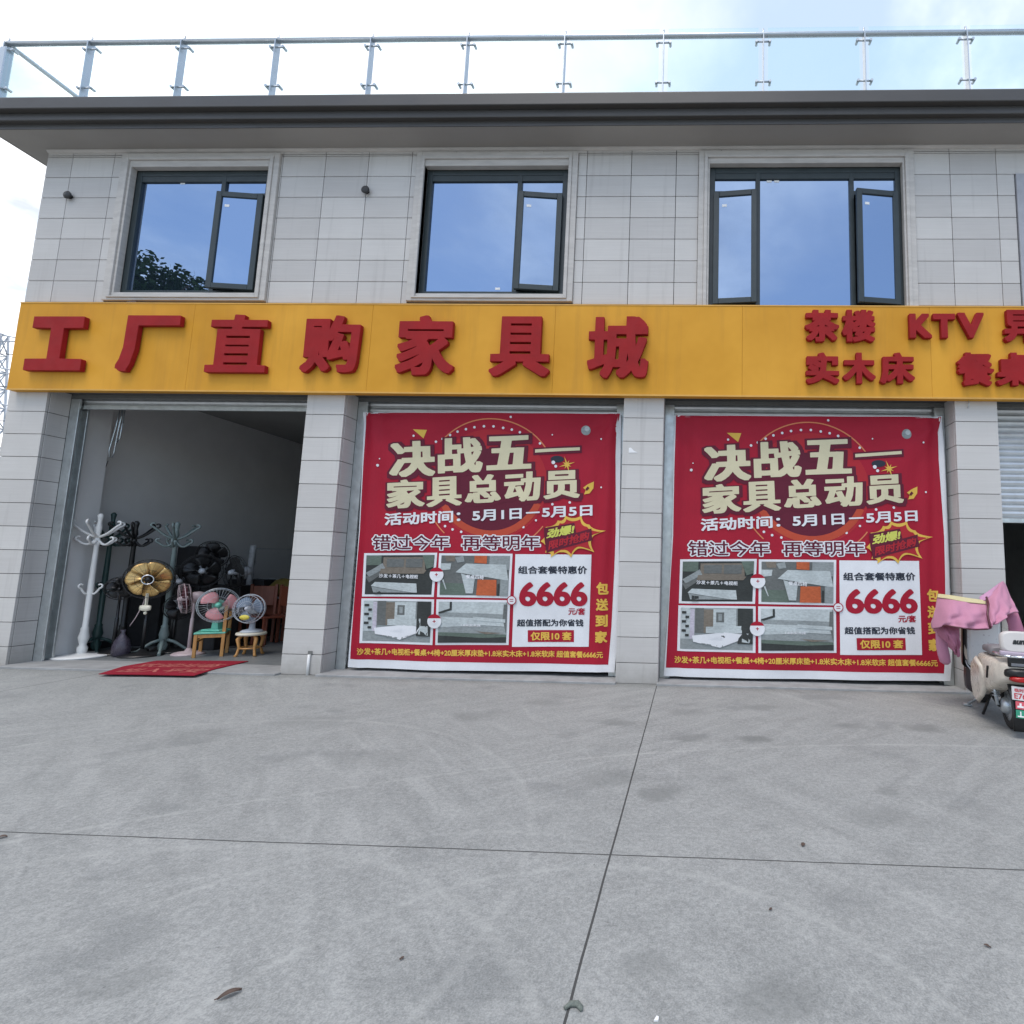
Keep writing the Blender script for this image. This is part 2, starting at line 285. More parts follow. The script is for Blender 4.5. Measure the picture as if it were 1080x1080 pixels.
# ------------------------------------------------------------------ mesh builder
class MB:
    def __init__(s): s.bm = bmesh.new(); s.mi = 0
    def _fin(s, faces, smooth):
        for f in faces: f.material_index = s.mi; f.smooth = smooth
    def box(s, x0, x1, y0, y1, z0, z1, bevel=0.0, mtx=None, seg=1):
        vs = [s.bm.verts.new((x, y, z)) for x in (x0, x1) for y in (y0, y1) for z in (z0, z1)]
        q = ((0, 1, 3, 2), (4, 6, 7, 5), (0, 4, 5, 1), (2, 3, 7, 6), (0, 2, 6, 4), (1, 5, 7, 3))
        fs = [s.bm.faces.new([vs[i] for i in f]) for f in q]
        s._fin(fs, False)
        if mtx is not None: bmesh.ops.transform(s.bm, matrix=mtx, verts=vs)
        if bevel:
            es = list({e for f in fs for e in f.edges})
            r = bmesh.ops.bevel(s.bm, geom=es, offset=bevel, segments=seg, affect='EDGES', profile=0.5)
            s._fin(r['faces'], seg > 1)
        return s
    def ngon(s, pts, smooth=False):
        f = s.bm.faces.new([s.bm.verts.new(p) for p in pts]); f.material_index = s.mi; f.smooth = smooth; return f
    def prism(s, poly, axis, a, b):
        """outline polygon of (p, q) extruded along axis from a to b"""
        def P(p, q, t): return {'x': (t, p, q), 'y': (p, t, q), 'z': (p, q, t)}[axis]
        A = [s.bm.verts.new(P(p, q, a)) for p, q in poly]; B = [s.bm.verts.new(P(p, q, b)) for p, q in poly]
        n = len(poly); fs = [s.bm.faces.new(A[::-1]), s.bm.faces.new(B)]
        for i in range(n): fs.append(s.bm.faces.new((A[i], A[(i+1) % n], B[(i+1) % n], B[i])))
        s._fin(fs, False); return s
    def tube(s, pts, r, n=8, caps=True, closed=False):
        pts = [Vector(p) for p in pts]; m = len(pts)
        rs = r if hasattr(r, '__len__') else [r]*m
        rings = []; ref = None
        for i, p in enumerate(pts):
            if closed: d = pts[(i+1) % m]-pts[i-1]
            else: d = pts[min(i+1, m-1)]-pts[max(i-1, 0)]
            d = d.normalized() if d.length > 1e-9 else Vector((0, 0, 1))
            if ref is None: ref = Vector((1, 0, 0)) if abs(d.x) < 0.9 else Vector((0, 1, 0))
            a = (ref-d*ref.dot(d)).normalized(); b = d.cross(a); ref = a
            rings.append([s.bm.verts.new(p+(a*math.cos(2*PI*k/n)+b*math.sin(2*PI*k/n))*rs[i]) for k in range(n)])
        fs = []
        for i in range(m if closed else m-1):
            A, B = rings[i], rings[(i+1) % m]
            for k in range(n): fs.append(s.bm.faces.new((A[k], A[(k+1) % n], B[(k+1) % n], B[k])))
        s._fin(fs, True)
        if caps and not closed:
            c = [s.bm.faces.new(rings[0][::-1]), s.bm.faces.new(rings[-1])]; s._fin(c, False)
        return s
    def lathe(s, prof, cx=0, cy=0, n=20, mtx=None, caps=True):
        rings = [[s.bm.verts.new((cx+r*math.cos(2*PI*k/n), cy+r*math.sin(2*PI*k/n), z)) for k in range(n)] for r, z in prof]
        fs = []
        for A, B in zip(rings, rings[1:]):
            for k in range(n): fs.append(s.bm.faces.new((A[k], A[(k+1) % n], B[(k+1) % n], B[k])))
        s._fin(fs, True)
        if caps:
            c = [s.bm.faces.new(rings[0][::-1]), s.bm.faces.new(rings[-1])]; s._fin(c, False)
        if mtx is not None: bmesh.ops.transform(s.bm, matrix=mtx, verts=[v for r in rings for v in r])
        return s
    def loft(s, sections, smooth=True, caps=True):
        """closed rings of equal length joined in order"""
        rings = [[s.bm.verts.new(p) for p in sec] for sec in sections]; n = len(rings[0]); fs = []
        for A, B in zip(rings, rings[1:]):
            for k in range(n): fs.append(s.bm.faces.new((A[k], A[(k+1) % n], B[(k+1) % n], B[k])))
        s._fin(fs, smooth)
        if caps:
            c = [s.bm.faces.new(rings[0][::-1]), s.bm.faces.new(rings[-1])]; s._fin(c, False)
        return s
    def grid(s, rows, smooth=True):
        V = [[s.bm.verts.new(p) for p in r] for r in rows]; fs = []
        for A, B in zip(V, V[1:]):
            for k in range(len(A)-1): fs.append(s.bm.faces.new((A[k], A[k+1], B[k+1], B[k])))
        s._fin(fs, smooth); return s
    def data(s, vf, mtx=None):
        verts, faces = vf; vs = [s.bm.verts.new(v) for v in verts]; fs = []
        for f in faces:
            try: fs.append(s.bm.faces.new([vs[i] for i in f]))
            except ValueError: pass
        s._fin(fs, False)
        if mtx is not None: bmesh.ops.transform(s.bm, matrix=mtx, verts=vs)
        return s
    def build(s, name, mats, parent=None, recalc=True):
        if recalc: bmesh.ops.recalc_face_normals(s.bm, faces=s.bm.faces[:])
        me = bpy.data.meshes.new(name); s.bm.to_mesh(me); s.bm.free()
        for m in (mats if isinstance(mats, (list, tuple)) else [mats]): me.materials.append(m)
        o = bpy.data.objects.new(name, me); C.objects.link(o)
        if parent is not None: o.parent = parent
        return o
def tag(o, label=None, cat=None, group=None, kind=None):
    for k, v in (('label', label), ('category', cat), ('group', group), ('kind', kind)):
        if v: o[k] = v
    return o
def thing(name, label, cat, loc=(0, 0, 0), rz=0.0, group=None):
    o = bpy.data.objects.new(name, None); C.objects.link(o); o.location = loc; o.rotation_euler = (0, 0, rz)
    o.empty_display_size = 0.1
    return tag(o, label, cat, group)
def copy_tree(o, parent=None):
    c = o.copy(); C.objects.link(c)
    if parent is not None: c.parent = parent
    for ch in [x for x in bpy.data.objects if x.parent == o]: copy_tree(ch, c)
    return c
def solidify(o, th):
    md = o.modifiers.new('thickness', 'SOLIDIFY'); md.thickness = th; md.offset = 0; return o

# ------------------------------------------------------------------ lettering: font outlines thickened to heavy signwriter weights
def outlines(body, shear=0.0):
    cu = bpy.data.curves.new('lettering', 'FONT'); cu.body = body; cu.shear = shear
    ob = bpy.data.objects.new('lettering', cu); C.objects.link(ob)
    dg = bpy.context.evaluated_depsgraph_get()
    cv = ob.evaluated_get(dg).to_curve(dg); polys = []
    for sp in cv.splines:
        if sp.type == 'BEZIER':
            bp = sp.bezier_points; n = len(bp); P = []
            for i in range(n):
                a, b = bp[i], bp[(i+1) % n]; p0, p1, p2, p3 = (np.array(q[:2]) for q in (a.co, a.handle_right, b.handle_left, b.co))
                k = 1 if np.linalg.norm((p1-p0)*(p3-p0)[::-1]*(1, -1)) < 1e-6 and abs(np.cross(p1-p0, p3-p0)) + abs(np.cross(p2-p0, p3-p0)) < 1e-6 else 5
                for j in range(k):
                    t = j/k; P.append((1-t)**3*p0+3*(1-t)**2*t*p1+3*(1-t)*t*t*p2+t**3*p3)
            polys.append(np.array(P))
        else: polys.append(np.array([q.co[:2] for q in sp.points]))
    bpy.data.objects.remove(ob); bpy.data.curves.remove(cu)
    return [p for p in polys if len(p) > 2]
def sdf_contours(polys, wx, wy, res=64, square=0.55):
    A = np.concatenate(polys); B = np.concatenate([np.roll(p, -1, 0) for p in polys])
    x0, y0 = A.min(0)-(wx+.06, wy+.06); x1, y1 = A.max(0)+(wx+.06, wy+.06)
    nx = int((x1-x0)*res)+2; ny = int((y1-y0)*res)+2
    xs = x0+np.arange(nx)/res; ys = y0+np.arange(ny)/res
    S = np.array((1/wx, 1/wy)); V = np.full((nx, ny), 9.0)
    lo = np.minimum(A[:, 0], B[:, 0]); hi = np.maximum(A[:, 0], B[:, 0])
    step = int(res*0.5)
    for c in range(0, nx, step):
        xx = xs[c:c+step]; m = (hi > xx[0]-wx*2.5-.05) & (lo < xx[-1]+wx*2.5+.05)
        if not m.any(): continue
        a = A[m]; b = B[m]; P = np.stack(np.meshgrid(xx, ys, indexing='ij'), -1).reshape(-1, 2)
        pa = (P[:, None]-a[None])*S; ba = (b-a)*S
        t = np.clip((pa*ba).sum(-1)/np.maximum((ba*ba).sum(-1), 1e-12), 0, 1)
        d = pa-t[..., None]*ba; l2 = np.sqrt((d*d).sum(-1)); k = l2.argmin(1); r = np.arange(len(k))
        dm = np.abs(d[r, k]); dist = (1-square)*l2[r, k]+square*dm.max(1)
        m2 = hi > xx[0]-.01; a = A[m2]; b = B[m2]      # every edge a ray towards +x can meet
        up = (a[None, :, 1] <= P[:, None, 1]) & (b[None, :, 1] > P[:, None, 1]); dn = (a[None, :, 1] > P[:, None, 1]) & (b[None, :, 1] <= P[:, None, 1])
        cr = (b[:, 0]-a[:, 0])[None]*(P[:, None, 1]-a[None, :, 1])-(P[:, None, 0]-a[None, :, 0])*(b[:, 1]-a[:, 1])[None]
        wn = (up & (cr > 0)).sum(1)-(dn & (cr < 0)).sum(1)
        V[c:c+step] = np.where(wn != 0, -dist, dist).reshape(len(xx), ny)
    W = V-1.0; W[np.abs(W) < 1e-6] = 1e-6; ins = W < 0
    nxt = {}
    def pt(i, j, k, l):
        f = W[i, j]/(W[i, j]-W[k, l]); return (xs[i]+(xs[k]-xs[i])*f, ys[j]+(ys[l]-ys[j])*f)
    cell = ins[:-1, :-1].astype(int)+ins[1:, :-1]*2+ins[1:, 1:]*4+ins[:-1, 1:]*8
    E = {1: [(3, 0)], 2: [(0, 1)], 3: [(3, 1)], 4: [(1, 2)], 5: [(3, 0), (1, 2)], 6: [(0, 2)], 7: [(3, 2)], 8: [(2, 3)], 9: [(2, 0)], 10: [(0, 1), (2, 3)], 11: [(2, 1)], 12: [(1, 3)], 13: [(1, 0)], 14: [(0, 3)]}
    pos = {}
    for i, j in zip(*np.nonzero((cell > 0) & (cell < 15))):
        ed = (((i, j), (i+1, j)), ((i+1, j), (i+1, j+1)), ((i, j+1), (i+1, j+1)), ((i, j), (i, j+1)))
        for a, b in E[int(cell[i, j])]:
            ka, kb = ed[a], ed[b]
            for k in (ka, kb):
                if k not in pos: pos[k] = pt(*k[0], *k[1])
            nxt[ka] = kb
    out = []
    while nxt:
        k0, k = nxt.popitem(); L = [pos[k0]]
        while k in nxt: L.append(pos[k]); k = nxt.pop(k)
        if len(L) < 4: continue
        P = L
        for tol in (0.0012, 0.0025):
            Q = []; n = len(P); i = 0
            while i < n:
                p, q, r = (Q[-1] if Q else P[-1]), P[i], P[(i+1) % n]
                area = abs((q[0]-p[0])*(r[1]-p[1])-(q[1]-p[1])*(r[0]-p[0])); ln = math.hypot(r[0]-p[0], r[1]-p[1])
                if ln < 1e-9 or area/ln > tol or ln > 0.4 and area/ln > 0.0008: Q.append(q)
                i += 1
            P = Q if len(Q) > 3 else P
        out.append(np.array(P))
    return out
def fill(polys, depth=0.0, bevel=0.0):
    cu = bpy.data.curves.new('fill', 'CURVE'); cu.dimensions = '2D'; cu.fill_mode = 'BOTH'; cu.extrude = depth; cu.bevel_depth = bevel; cu.bevel_resolution = 0
    for P in polys:
        sp = cu.splines.new('POLY'); sp.points.add(len(P)-1); sp.use_cyclic_u = True
        sp.points.foreach_set('co', np.hstack([P, np.zeros((len(P), 1)), np.ones((len(P), 1))]).ravel())
    ob = bpy.data.objects.new('fill', cu); C.objects.link(ob)
    dg = bpy.context.evaluated_depsgraph_get(); me = bpy.data.meshes.new_from_object(ob.evaluated_get(dg))
    vf = ([tuple(v.co) for v in me.vertices], [tuple(p.vertices) for p in me.polygons])
    bpy.data.objects.remove(ob); bpy.data.curves.remove(cu); bpy.data.meshes.remove(me)
    return vf
def letters(body, wx=0.03, wy=0.03, res=64, square=0.55, shear=0.0):
    return sdf_contours(outlines(body, shear), wx, wy, res, square)
def bounds(polys):
    a = np.concatenate(polys); return a.min(0), a.max(0)
def to_quad(polys, quad, ref=None):
    """map the polygons' bounding box (or a reference box) on to four corner points TL TR BR BL"""
    lo, hi = ref if ref is not None else bounds(polys); tl, tr, br, bl = (np.array(q, float) for q in quad); out = []
    for P in polys:
        s = ((P-lo)/(hi-lo)); a, b = s[:, :1], s[:, 1:]
        out.append((bl*(1-a)+br*a)*(1-b)+(tl*(1-a)+tr*a)*b)
    return out
def inner(polys): return polys

# ------------------------------------------------------------------ ground
g = MB()
xs_ = [-600, -60, -20, -12, 12, 20, 60, 600]; ys_ = [-600, -60, -20, -10, 2, 20, 60, 600]
g.grid([[(x, y, 0) for x in xs_] for y in ys_], smooth=False)
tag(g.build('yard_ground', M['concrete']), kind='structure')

# ------------------------------------------------------------------ shop building
WL, WR, WTOP, SOF = -8.95, 9.5, 6.936, 6.936
shop = thing('shop_building', 'two storey furniture shop faced in pale grey tiles under a dark overhanging eave', 'shop building', (0, 0, 0))
GAP = 0.0038
def tile_course(mb, x0, x1, z0, z1, y0=0.0, y1=0.03):
    mb.box(x0+GAP, x1-GAP, y0, y1, z0+GAP, z1-GAP, bevel=0.0015)
ZJ = [6.841-0.3*k for k in range(0, 24)]
XJ = [-0.851+0.595*j for j in range(-14, 18)]
# surrounds: outer rectangles (x0, x1, z0, z1)
WIN = [(-7.85, -5.632, 4.758, 6.866), (-3.745, -1.563, 4.765, 6.862), (0.043, 2.842, 4.60, 6.866)]
up = MB()
rows = [(6.841, 6.93)]+[(6.841-0.3*(k+1), 6.841-0.3*k) for k in range(8)]
edges = [WL]+[x for x in XJ if WL+0.05 < x < WR]+[WR]
PANEL4 = (4.135, 6.9, 4.4, 6.541)
def cut_intervals(x0, x1, holes):
    segs = [(x0, x1)]
    for a, b in holes:
        ns = []
        for p, q in segs:
            if b <= p or a >= q: ns.append((p, q)); continue
            if a > p: ns.append((p, a))
            if b < q: ns.append((b, q))
        segs = ns
    return segs
for z0, z1 in rows:
    zc = (z0+z1)/2
    for a, b in zip(edges, edges[1:]):
        def emit(zz0, zz1):
            m_ = (zz0+zz1)/2
            holes = [(h[0], h[1]) for h in WIN+[PANEL4] if h[2] < m_ < h[3]]
            for p, q in cut_intervals(a, b, holes):
                if q-p > 0.018: tile_course(up, p, q, zz0, zz1)
        if z1 > 6.93-0.001:   # thin top course is split by the surround heads
            emit(z0, 6.866-0.001); emit(6.866+0.001, z1)
        else: emit(z0, z1)
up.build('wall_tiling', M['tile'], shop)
# masonry behind the tiles (upper storey, lintel band) with the window openings left open
bk = MB()
op = [(-7.70, -5.79, 4.868, 6.675), (-3.63, -1.705, 4.868, 6.670), (0.19, 2.70, 4.60, 6.69)]
opm = [(a-0.012, b+0.012, c-0.012, d+0.012) for a, b, c, d in op]
zs = sorted({3.56, WTOP}|{o[2] for o in opm}|{o[3] for o in opm})
for z0, z1 in zip(zs, zs[1:]):
    zc = (z0+z1)/2
    for p, q in cut_intervals(WL+0.006, WR, [(o[0], o[1]) for o in opm if o[2] < zc < o[3]]):
        bk.box(p, q, 0.024, 0.30, z0, z1)
bk.build('masonry_wall', M['joint'], shop)
# side wall, rear wall, roof slab
sd_ = MB()
sd_.box(WL, -8.72, 0.305, 11.8, 0, WTOP); sd_.box(-8.72, WR, 11.6, 11.8, 0, WTOP); sd_.box(WR-0.2, WR, 0.305, 11.6, 0, WTOP)
sd_.build('side_wall', M['plaster'], shop)
# pillars
PIL = [(-8.95, -8.42), (-4.947, -4.445), (-0.858, -0.346), (3.252, 3.772), (7.36, 7.88)]
for i, (x0, x1) in enumerate(PIL):
    pm = MB()
    zz_ = [0.0]+[6.841-0.3*k for k in range(22, 10, -1)]
    zz_[-1] = 3.56
    for z0, z1 in zip(zz_, zz_[1:]):
        tile_course(pm, x0, x1, z0, z1)
        for sx_ in ((x0, x0+0.03), (x1-0.03, x1)):
            pm.box(sx_[0], sx_[1], 0.036, 0.262, z0+GAP, z1-GAP, bevel=0.0015)
    pm.mi = 1
    pm.box(x0+0.012, x1-0.012, 0.022, 0.30, 0.0, 3.56)
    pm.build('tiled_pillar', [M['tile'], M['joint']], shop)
# soffit + stepped fascia swept round the front and the left side
sf = MB(); sf.box(WL-0.36, WR, -0.36, 0.021, SOF, SOF+0.05); sf.box(WL-0.36, WL, 0.021, 12.0, SOF, SOF+0.05); sf.build('soffit', M['soffit'], shop)
fa = MB()
prof = [(0.355, 6.955), (0.363, 6.932), (0.372, 6.932), (0.375, 7.0), (0.43, 7.003), (0.434, 7.012), (0.434, 7.096), (0.43, 7.105), (0.497, 7.108), (0.503, 7.116), (0.503, 7.258), (0.497, 7.272), (0.40, 7.272), (0.36, 7.24)]
secs = []
for path in (lambda o: (WL-o, 12.0), lambda o: (WL-o, -o), lambda o: (WR, -o)):
    secs.append([(path(o)[0], path(o)[1], z) for o, z in prof])
fa.loft(secs, smooth=False); fa.build('fascia', M['fascia'], shop)
rf = MB(); rf.box(WL-0.36, WR, -0.36, 12.0, 6.99, 7.235); rf.build('roof', M['roof'], shop)
cor = MB(); cor.prism([(0.0, SOF-0.001), (-0.032, SOF-0.001), (-0.03, SOF-0.012), (-0.012, SOF-0.03), (0.0, SOF-0.034)], 'x', WL+0.002, WR); cor.build('cornice_bead', M['surround'], shop)

# windows: stone surround, aluminium frame, panes and outward-opening sashes
def frame_ring(mb, x0, x1, z0, z1, wd, y0, y1, bevel=0.003, bottom=True, top=True):
    mb.box(x0, x0+wd, y0, y1, z0, z1, bevel); mb.box(x1-wd, x1, y0, y1, z0, z1, bevel)
    if top: mb.box(x0+wd, x1-wd, y0, y1, z1-wd, z1, bevel)
    if bottom: mb.box(x0+wd, x1-wd, y0, y1, z0, z0+wd, bevel)
YF = 0.055
stk = []
def window(i, outer, opening, mull, sashes):
    X0, X1, Z0, Z1 = outer; x0, x1, z0, z1 = opening
    wn = MB()
    # frame bars and the stand-in reflection band
    T = 0.072
    frame_ring(wn, x0+0.002, x1-0.002, z0+0.002, z1-0.002, T, YF, YF+0.07)
    zt = z1-0.36                                  # transom line over the sashes
    xs = [x0+T]+mull+[x1-T]
    for m_ in mull: wn.box(m_-0.03, m_+0.03, YF+0.002, YF+0.068, z0+T, z1-T, 0.003)
    wn.box(x0+T+0.001, x1-T-0.001, YF+0.006, YF+0.06, z1-0.155, z1-T-0.001, 0.003)  # dark bar added in place of the soffit's reflection in the glass
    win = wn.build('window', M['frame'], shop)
    su = MB()
    for k, (off, wd, yy) in enumerate(((0.0, 0.075, -0.035), (0.075, 0.045, -0.052), (0.12, 0.0, -0.028))):
        wd = wd or ((x0-X0)-0.12)
        a0, a1, b0, b1 = X0+off, X1-off, Z0+off*0.45, Z1-off*0.85
        th = wd if k < 2 else (x0-X0)-0.12
        tw_top = wd*0.85 if k < 2 else (b1-z1)
        tw_bot = wd*0.45 if k < 2 else (z0-b0)
        su.box(a0, a0+th, yy, 0.052, b0, b1, 0.004); su.box(a1-th, a1, yy, 0.052, b0, b1, 0.004)
        su.box(a0+th, a1-th, yy, 0.052, b1-tw_top, b1, 0.004)
        if i < 2 and tw_bot > 0.005: su.box(a0+th, a1-th, yy, 0.052, b0, b0+tw_bot, 0.003)
    su.build('window_surround', M['surround'], win)
    for a, b in zip(xs, xs[1:]):
        a_ = a+(0.03 if a in mull else 0); b_ = b-(0.03 if b in mull else 0)
        sash = next((s_ for s_ in sashes if a-0.01 <= s_[0] <= b+0.01), None)
        if sash is None:
            p = MB(); p.box(a_-0.005, b_+0.005, YF+0.03, YF+0.036, z0+T-0.005, z1-T+0.005); p.build('pane', M['glass'], win)
        else:
            wn2 = MB(); wn2.box(a_, b_, YF+0.003, YF+0.067, zt-0.03, zt+0.03, 0.003); wn2.build('transom', M['frame'], win)
            p = MB(); p.box(a_-0.005, b_+0.005, YF+0.03, YF+0.036, zt+0.025, z1-T+0.005); p.build('pane', M['glass'], win)
            # the opening sash, hinged on one side and swung out
            hx = a_ if sash[1] == 'L' else b_; wdt = b_-a_; h0, h1 = z0+T+sash[3], zt-0.03
            ang = R(sash[2])*(-1 if sash[1] == 'L' else 1)
            mt = Matrix.Translation((hx, YF+0.002, 0)) @ Matrix.Rotation(ang, 4, 'Z')
            lo_, hi_ = (0, wdt) if sash[1] == 'L' else (-wdt, 0)
            s2 = MB(); frame_ring(s2, lo_-0.012, hi_+0.012, h0-0.012, h1+0.012, 0.072, -0.05, -0.002, 0.004)
            bmesh.ops.transform(s2.bm, matrix=mt, verts=s2.bm.verts[:])
            so_ = s2.build('sash', M['frame'], win)
            p = MB(); p.box(lo_+0.05, hi_-0.05, -0.032, -0.026, h0+0.045, h1-0.045, mtx=mt); p.build('sash_pane', M['glass'], win)
            st = MB(); st.box(lo_+0.10, lo_+0.16, -0.0345, -0.0332, h1-0.20, h1-0.165, mtx=mt @ Matrix.Rotation(0.0, 4, 'Z')); st.build('maker_sticker', M['paper'], win)
            hb = MB(); hb.tube([mt @ Vector((lo_+0.02 if sash[1] == 'R' else hi_-0.02, -0.005, h0+0.05)), Vector(((a_+b_)/2, YF+0.03, h0+0.02))], 0.006, 6); hb.build('stay_bar', M['steel'], win)
            if sash[3] > 0.05:
                wn3 = MB(); wn3.box(a_, b_, YF+0.003, YF+0.067, z0+T+0.001, z0+T+sash[3]-0.025, 0.003); wn3.build('bottom_rail', M['frame'], win)
    for (sx0, sz0) in stk_pos[i]:
        st = MB(); st.box(sx0, sx0+0.065, YF+0.0275, YF+0.0288, sz0, sz0+0.03); st.build('glass_sticker', M['paper'], win)
    rooms = MB(); rooms.box(x0+0.03, x1-0.03, 0.302, 0.32, z0-0.1, z1+0.1); rooms.build('blind', M['skirt'], win)
stk_pos = [[(-7.1, 6.50), (-5.9, 6.55)], [(-2.62, 4.98), (-1.83, 6.55)], [(0.95, 6.50), (1.05, 6.5), (0.6, 6.57), (2.45, 6.57)]]
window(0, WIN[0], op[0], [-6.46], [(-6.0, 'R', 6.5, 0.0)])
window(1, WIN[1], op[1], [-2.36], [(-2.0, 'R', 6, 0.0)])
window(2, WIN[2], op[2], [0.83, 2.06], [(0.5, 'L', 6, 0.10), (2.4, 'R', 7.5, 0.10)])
bx = MB(); bx.box(PANEL4[0]+0.01, PANEL4[1], -0.02, 0.023, PANEL4[2], PANEL4[3]-0.004, 0.004); bx.build('flush_panel', mat('grey_panel', (0.36, 0.37, 0.40), 0.5), shop)

# ground-floor room behind the openings
IX0, IX1, IY1, IZ1 = -8.72, WR-0.2, 11.6, 3.95
rm = MB(); rm.box(IX0+0.001, IX0+0.03, 0.80, IY1, 0.02, IZ1); rm.box(IX0+0.001, -8.43, 0.43, 0.80, 0.02, IZ1)
rm.build('room_wall', M['plaster'], shop)
rb = MB(); rb.box(IX0+0.031, IX1, IY1-0.05, IY1-0.01, 0.02, IZ1); rb.box(-4.72, -4.60, 0.43, IY1-0.06, 0.02, IZ1); rb.build('rear_wall_light_partition', M['darkplaster'], shop)  # rear lining; unseen partition added to block light from the right-hand opening
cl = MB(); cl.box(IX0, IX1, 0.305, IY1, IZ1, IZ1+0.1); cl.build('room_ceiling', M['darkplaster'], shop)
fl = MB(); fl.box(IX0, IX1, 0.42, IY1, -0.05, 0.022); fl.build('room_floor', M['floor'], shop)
sk = MB(); sk.box(IX0+0.031, IX0+0.045, 0.805, IY1-0.06, 0.024, 0.13); sk.box(-8.4295, -8.42, 0.44, 0.79, 0.024, 0.05); sk.build('skirting', M['skirt'], shop)
th_ = MB()
for (a, b) in zip(PIL, PIL[1:]):
    th_.box(a[1]-0.015, b[0]+0.015, -0.075 if a[0] > -8 else -0.10, 0.418, -0.05, 0.024, 0.006)
th_.build('threshold', M['step'], shop)
lt = MB(); lt.box(WL+0.01, WR, 0.002, 0.0235, 3.545, 4.60); lt.box(WL+0.01, WR, 0.302, 0.50, 3.60, 3.945); lt.build('lintel', M['darkbar'], shop)
# roller shutters in every opening
def slat_curtain(mb, x0, x1, z0, z1, y, pitch=0.079):
    z = z1
    rowsp = []
    while z > z0:
        for t_, o in ((0, 0.0), (0.12, -0.012), (0.45, -0.019), (0.78, -0.012), (0.9, 0.0), (0.95, 0.004)):
            zz2 = z-pitch*t_
            if zz2 < z0: break
            rowsp.append((y+o, zz2))
        z -= pitch
    mb.grid([[(x0, a, b), (x1, a, b)] for a, b in rowsp], smooth=False)
for i, ((a0, a1), (b0, b1)) in enumerate(zip(PIL, PIL[1:])):
    z_low = (3.43, 0.05, 0.05, 2.085)[i]
    sm = MB(); slat_curtain(sm, a1+0.05, b0-0.05, z_low, 3.60, 0.335)
    sh = sm.build('roller_shutter', M['shutter'], shop)
    if i in (0, 3):
        bb = MB(); bb.box(a1+0.05, b0-0.05, 0.305, 0.345, z_low-0.06, z_low, 0.005); bb.build('bottom_bar', M['guide'], sh)
    hd = MB(); hd.box(a1+0.001, b0-0.001, 0.262, 0.30, 3.505, 3.56, 0.004); hd.build('head_trim', M['darkbar'], sh)
    for x, s_ in ((a1, 1), (b0, -1)):
        gm = MB(); xa, xb = sorted((x+s_*0.001, x+s_*0.125))
        gm.box(xa, xb, 0.264, 0.292, 0.024, 3.50, 0.003); gm.box(xa, xb, 0.372, 0.40, 0.024, 3.60, 0.003)
        xw = sorted((x+s_*0.001, x+s_*0.03)); gm.box(xw[0], xw[1], 0.293, 0.371, 0.024, 3.50)
        gm.build('guide_rail', M['guide'], sh)
# conduit and marks on the facade
pp = MB(); pp.tube([(-4.592, -0.018, 0.0), (-4.592, -0.018, 0.245)], 0.016, 10); pp.mi = 1; pp.box(-4.615, -4.565, -0.012, -0.001, 0.245, 0.285)
tag(pp.build('drain_pipe', [M['pvc'], M['darkbar']]), 'short white plastic pipe stub at the foot of the pillar beside the open door', 'pipe')
for x, z, lb in ((-8.525, 6.25, 'dark round bracket stub on the tiles left of the leftmost window'), (-4.402, 6.315, 'dark round bracket stub on the tiles between the left and middle windows')):
    k = MB(); k.lathe([(0.03, 0), (0.03, 0.03), (0.05, 0.035), (0.055, 0.05), (0.04, 0.062), (0.0, 0.064)], n=14, mtx=Matrix.Translation((x, 0.0, z)) @ Matrix.Rotation(PI/2, 4, 'X'), caps=False)
    tag(k.build('wall_bracket', M['skirt']), lb, 'bracket', 'bracket stubs on the upper tiles')
pz = MB(); p0 = at(667, 475, -0.001)
pz.prism([(p0.x-0.045, p0.z-0.03), (p0.x+0.065, p0.z-0.028), (p0.x+0.02, p0.z-0.005), (p0.x-0.02, p0.z+0.035), (p0.x-0.045, p0.z+0.03)], 'y', -0.004, -0.001)
tag(pz.build('paper_scrap', M['paper']), 'torn white paper scrap stuck high on the pillar between the banners', 'paper scrap')
hk = MB(); hk.tube([(3.41, -0.004, 3.53), (3.41, -0.03, 3.50), (3.41, -0.03, 3.43), (3.405, -0.012, 3.41)], 0.006, 8)
tag(hk.build('wire_hook', M['steel']), 'small bent wire hook under the sign on the pillar by the scooter', 'hook')

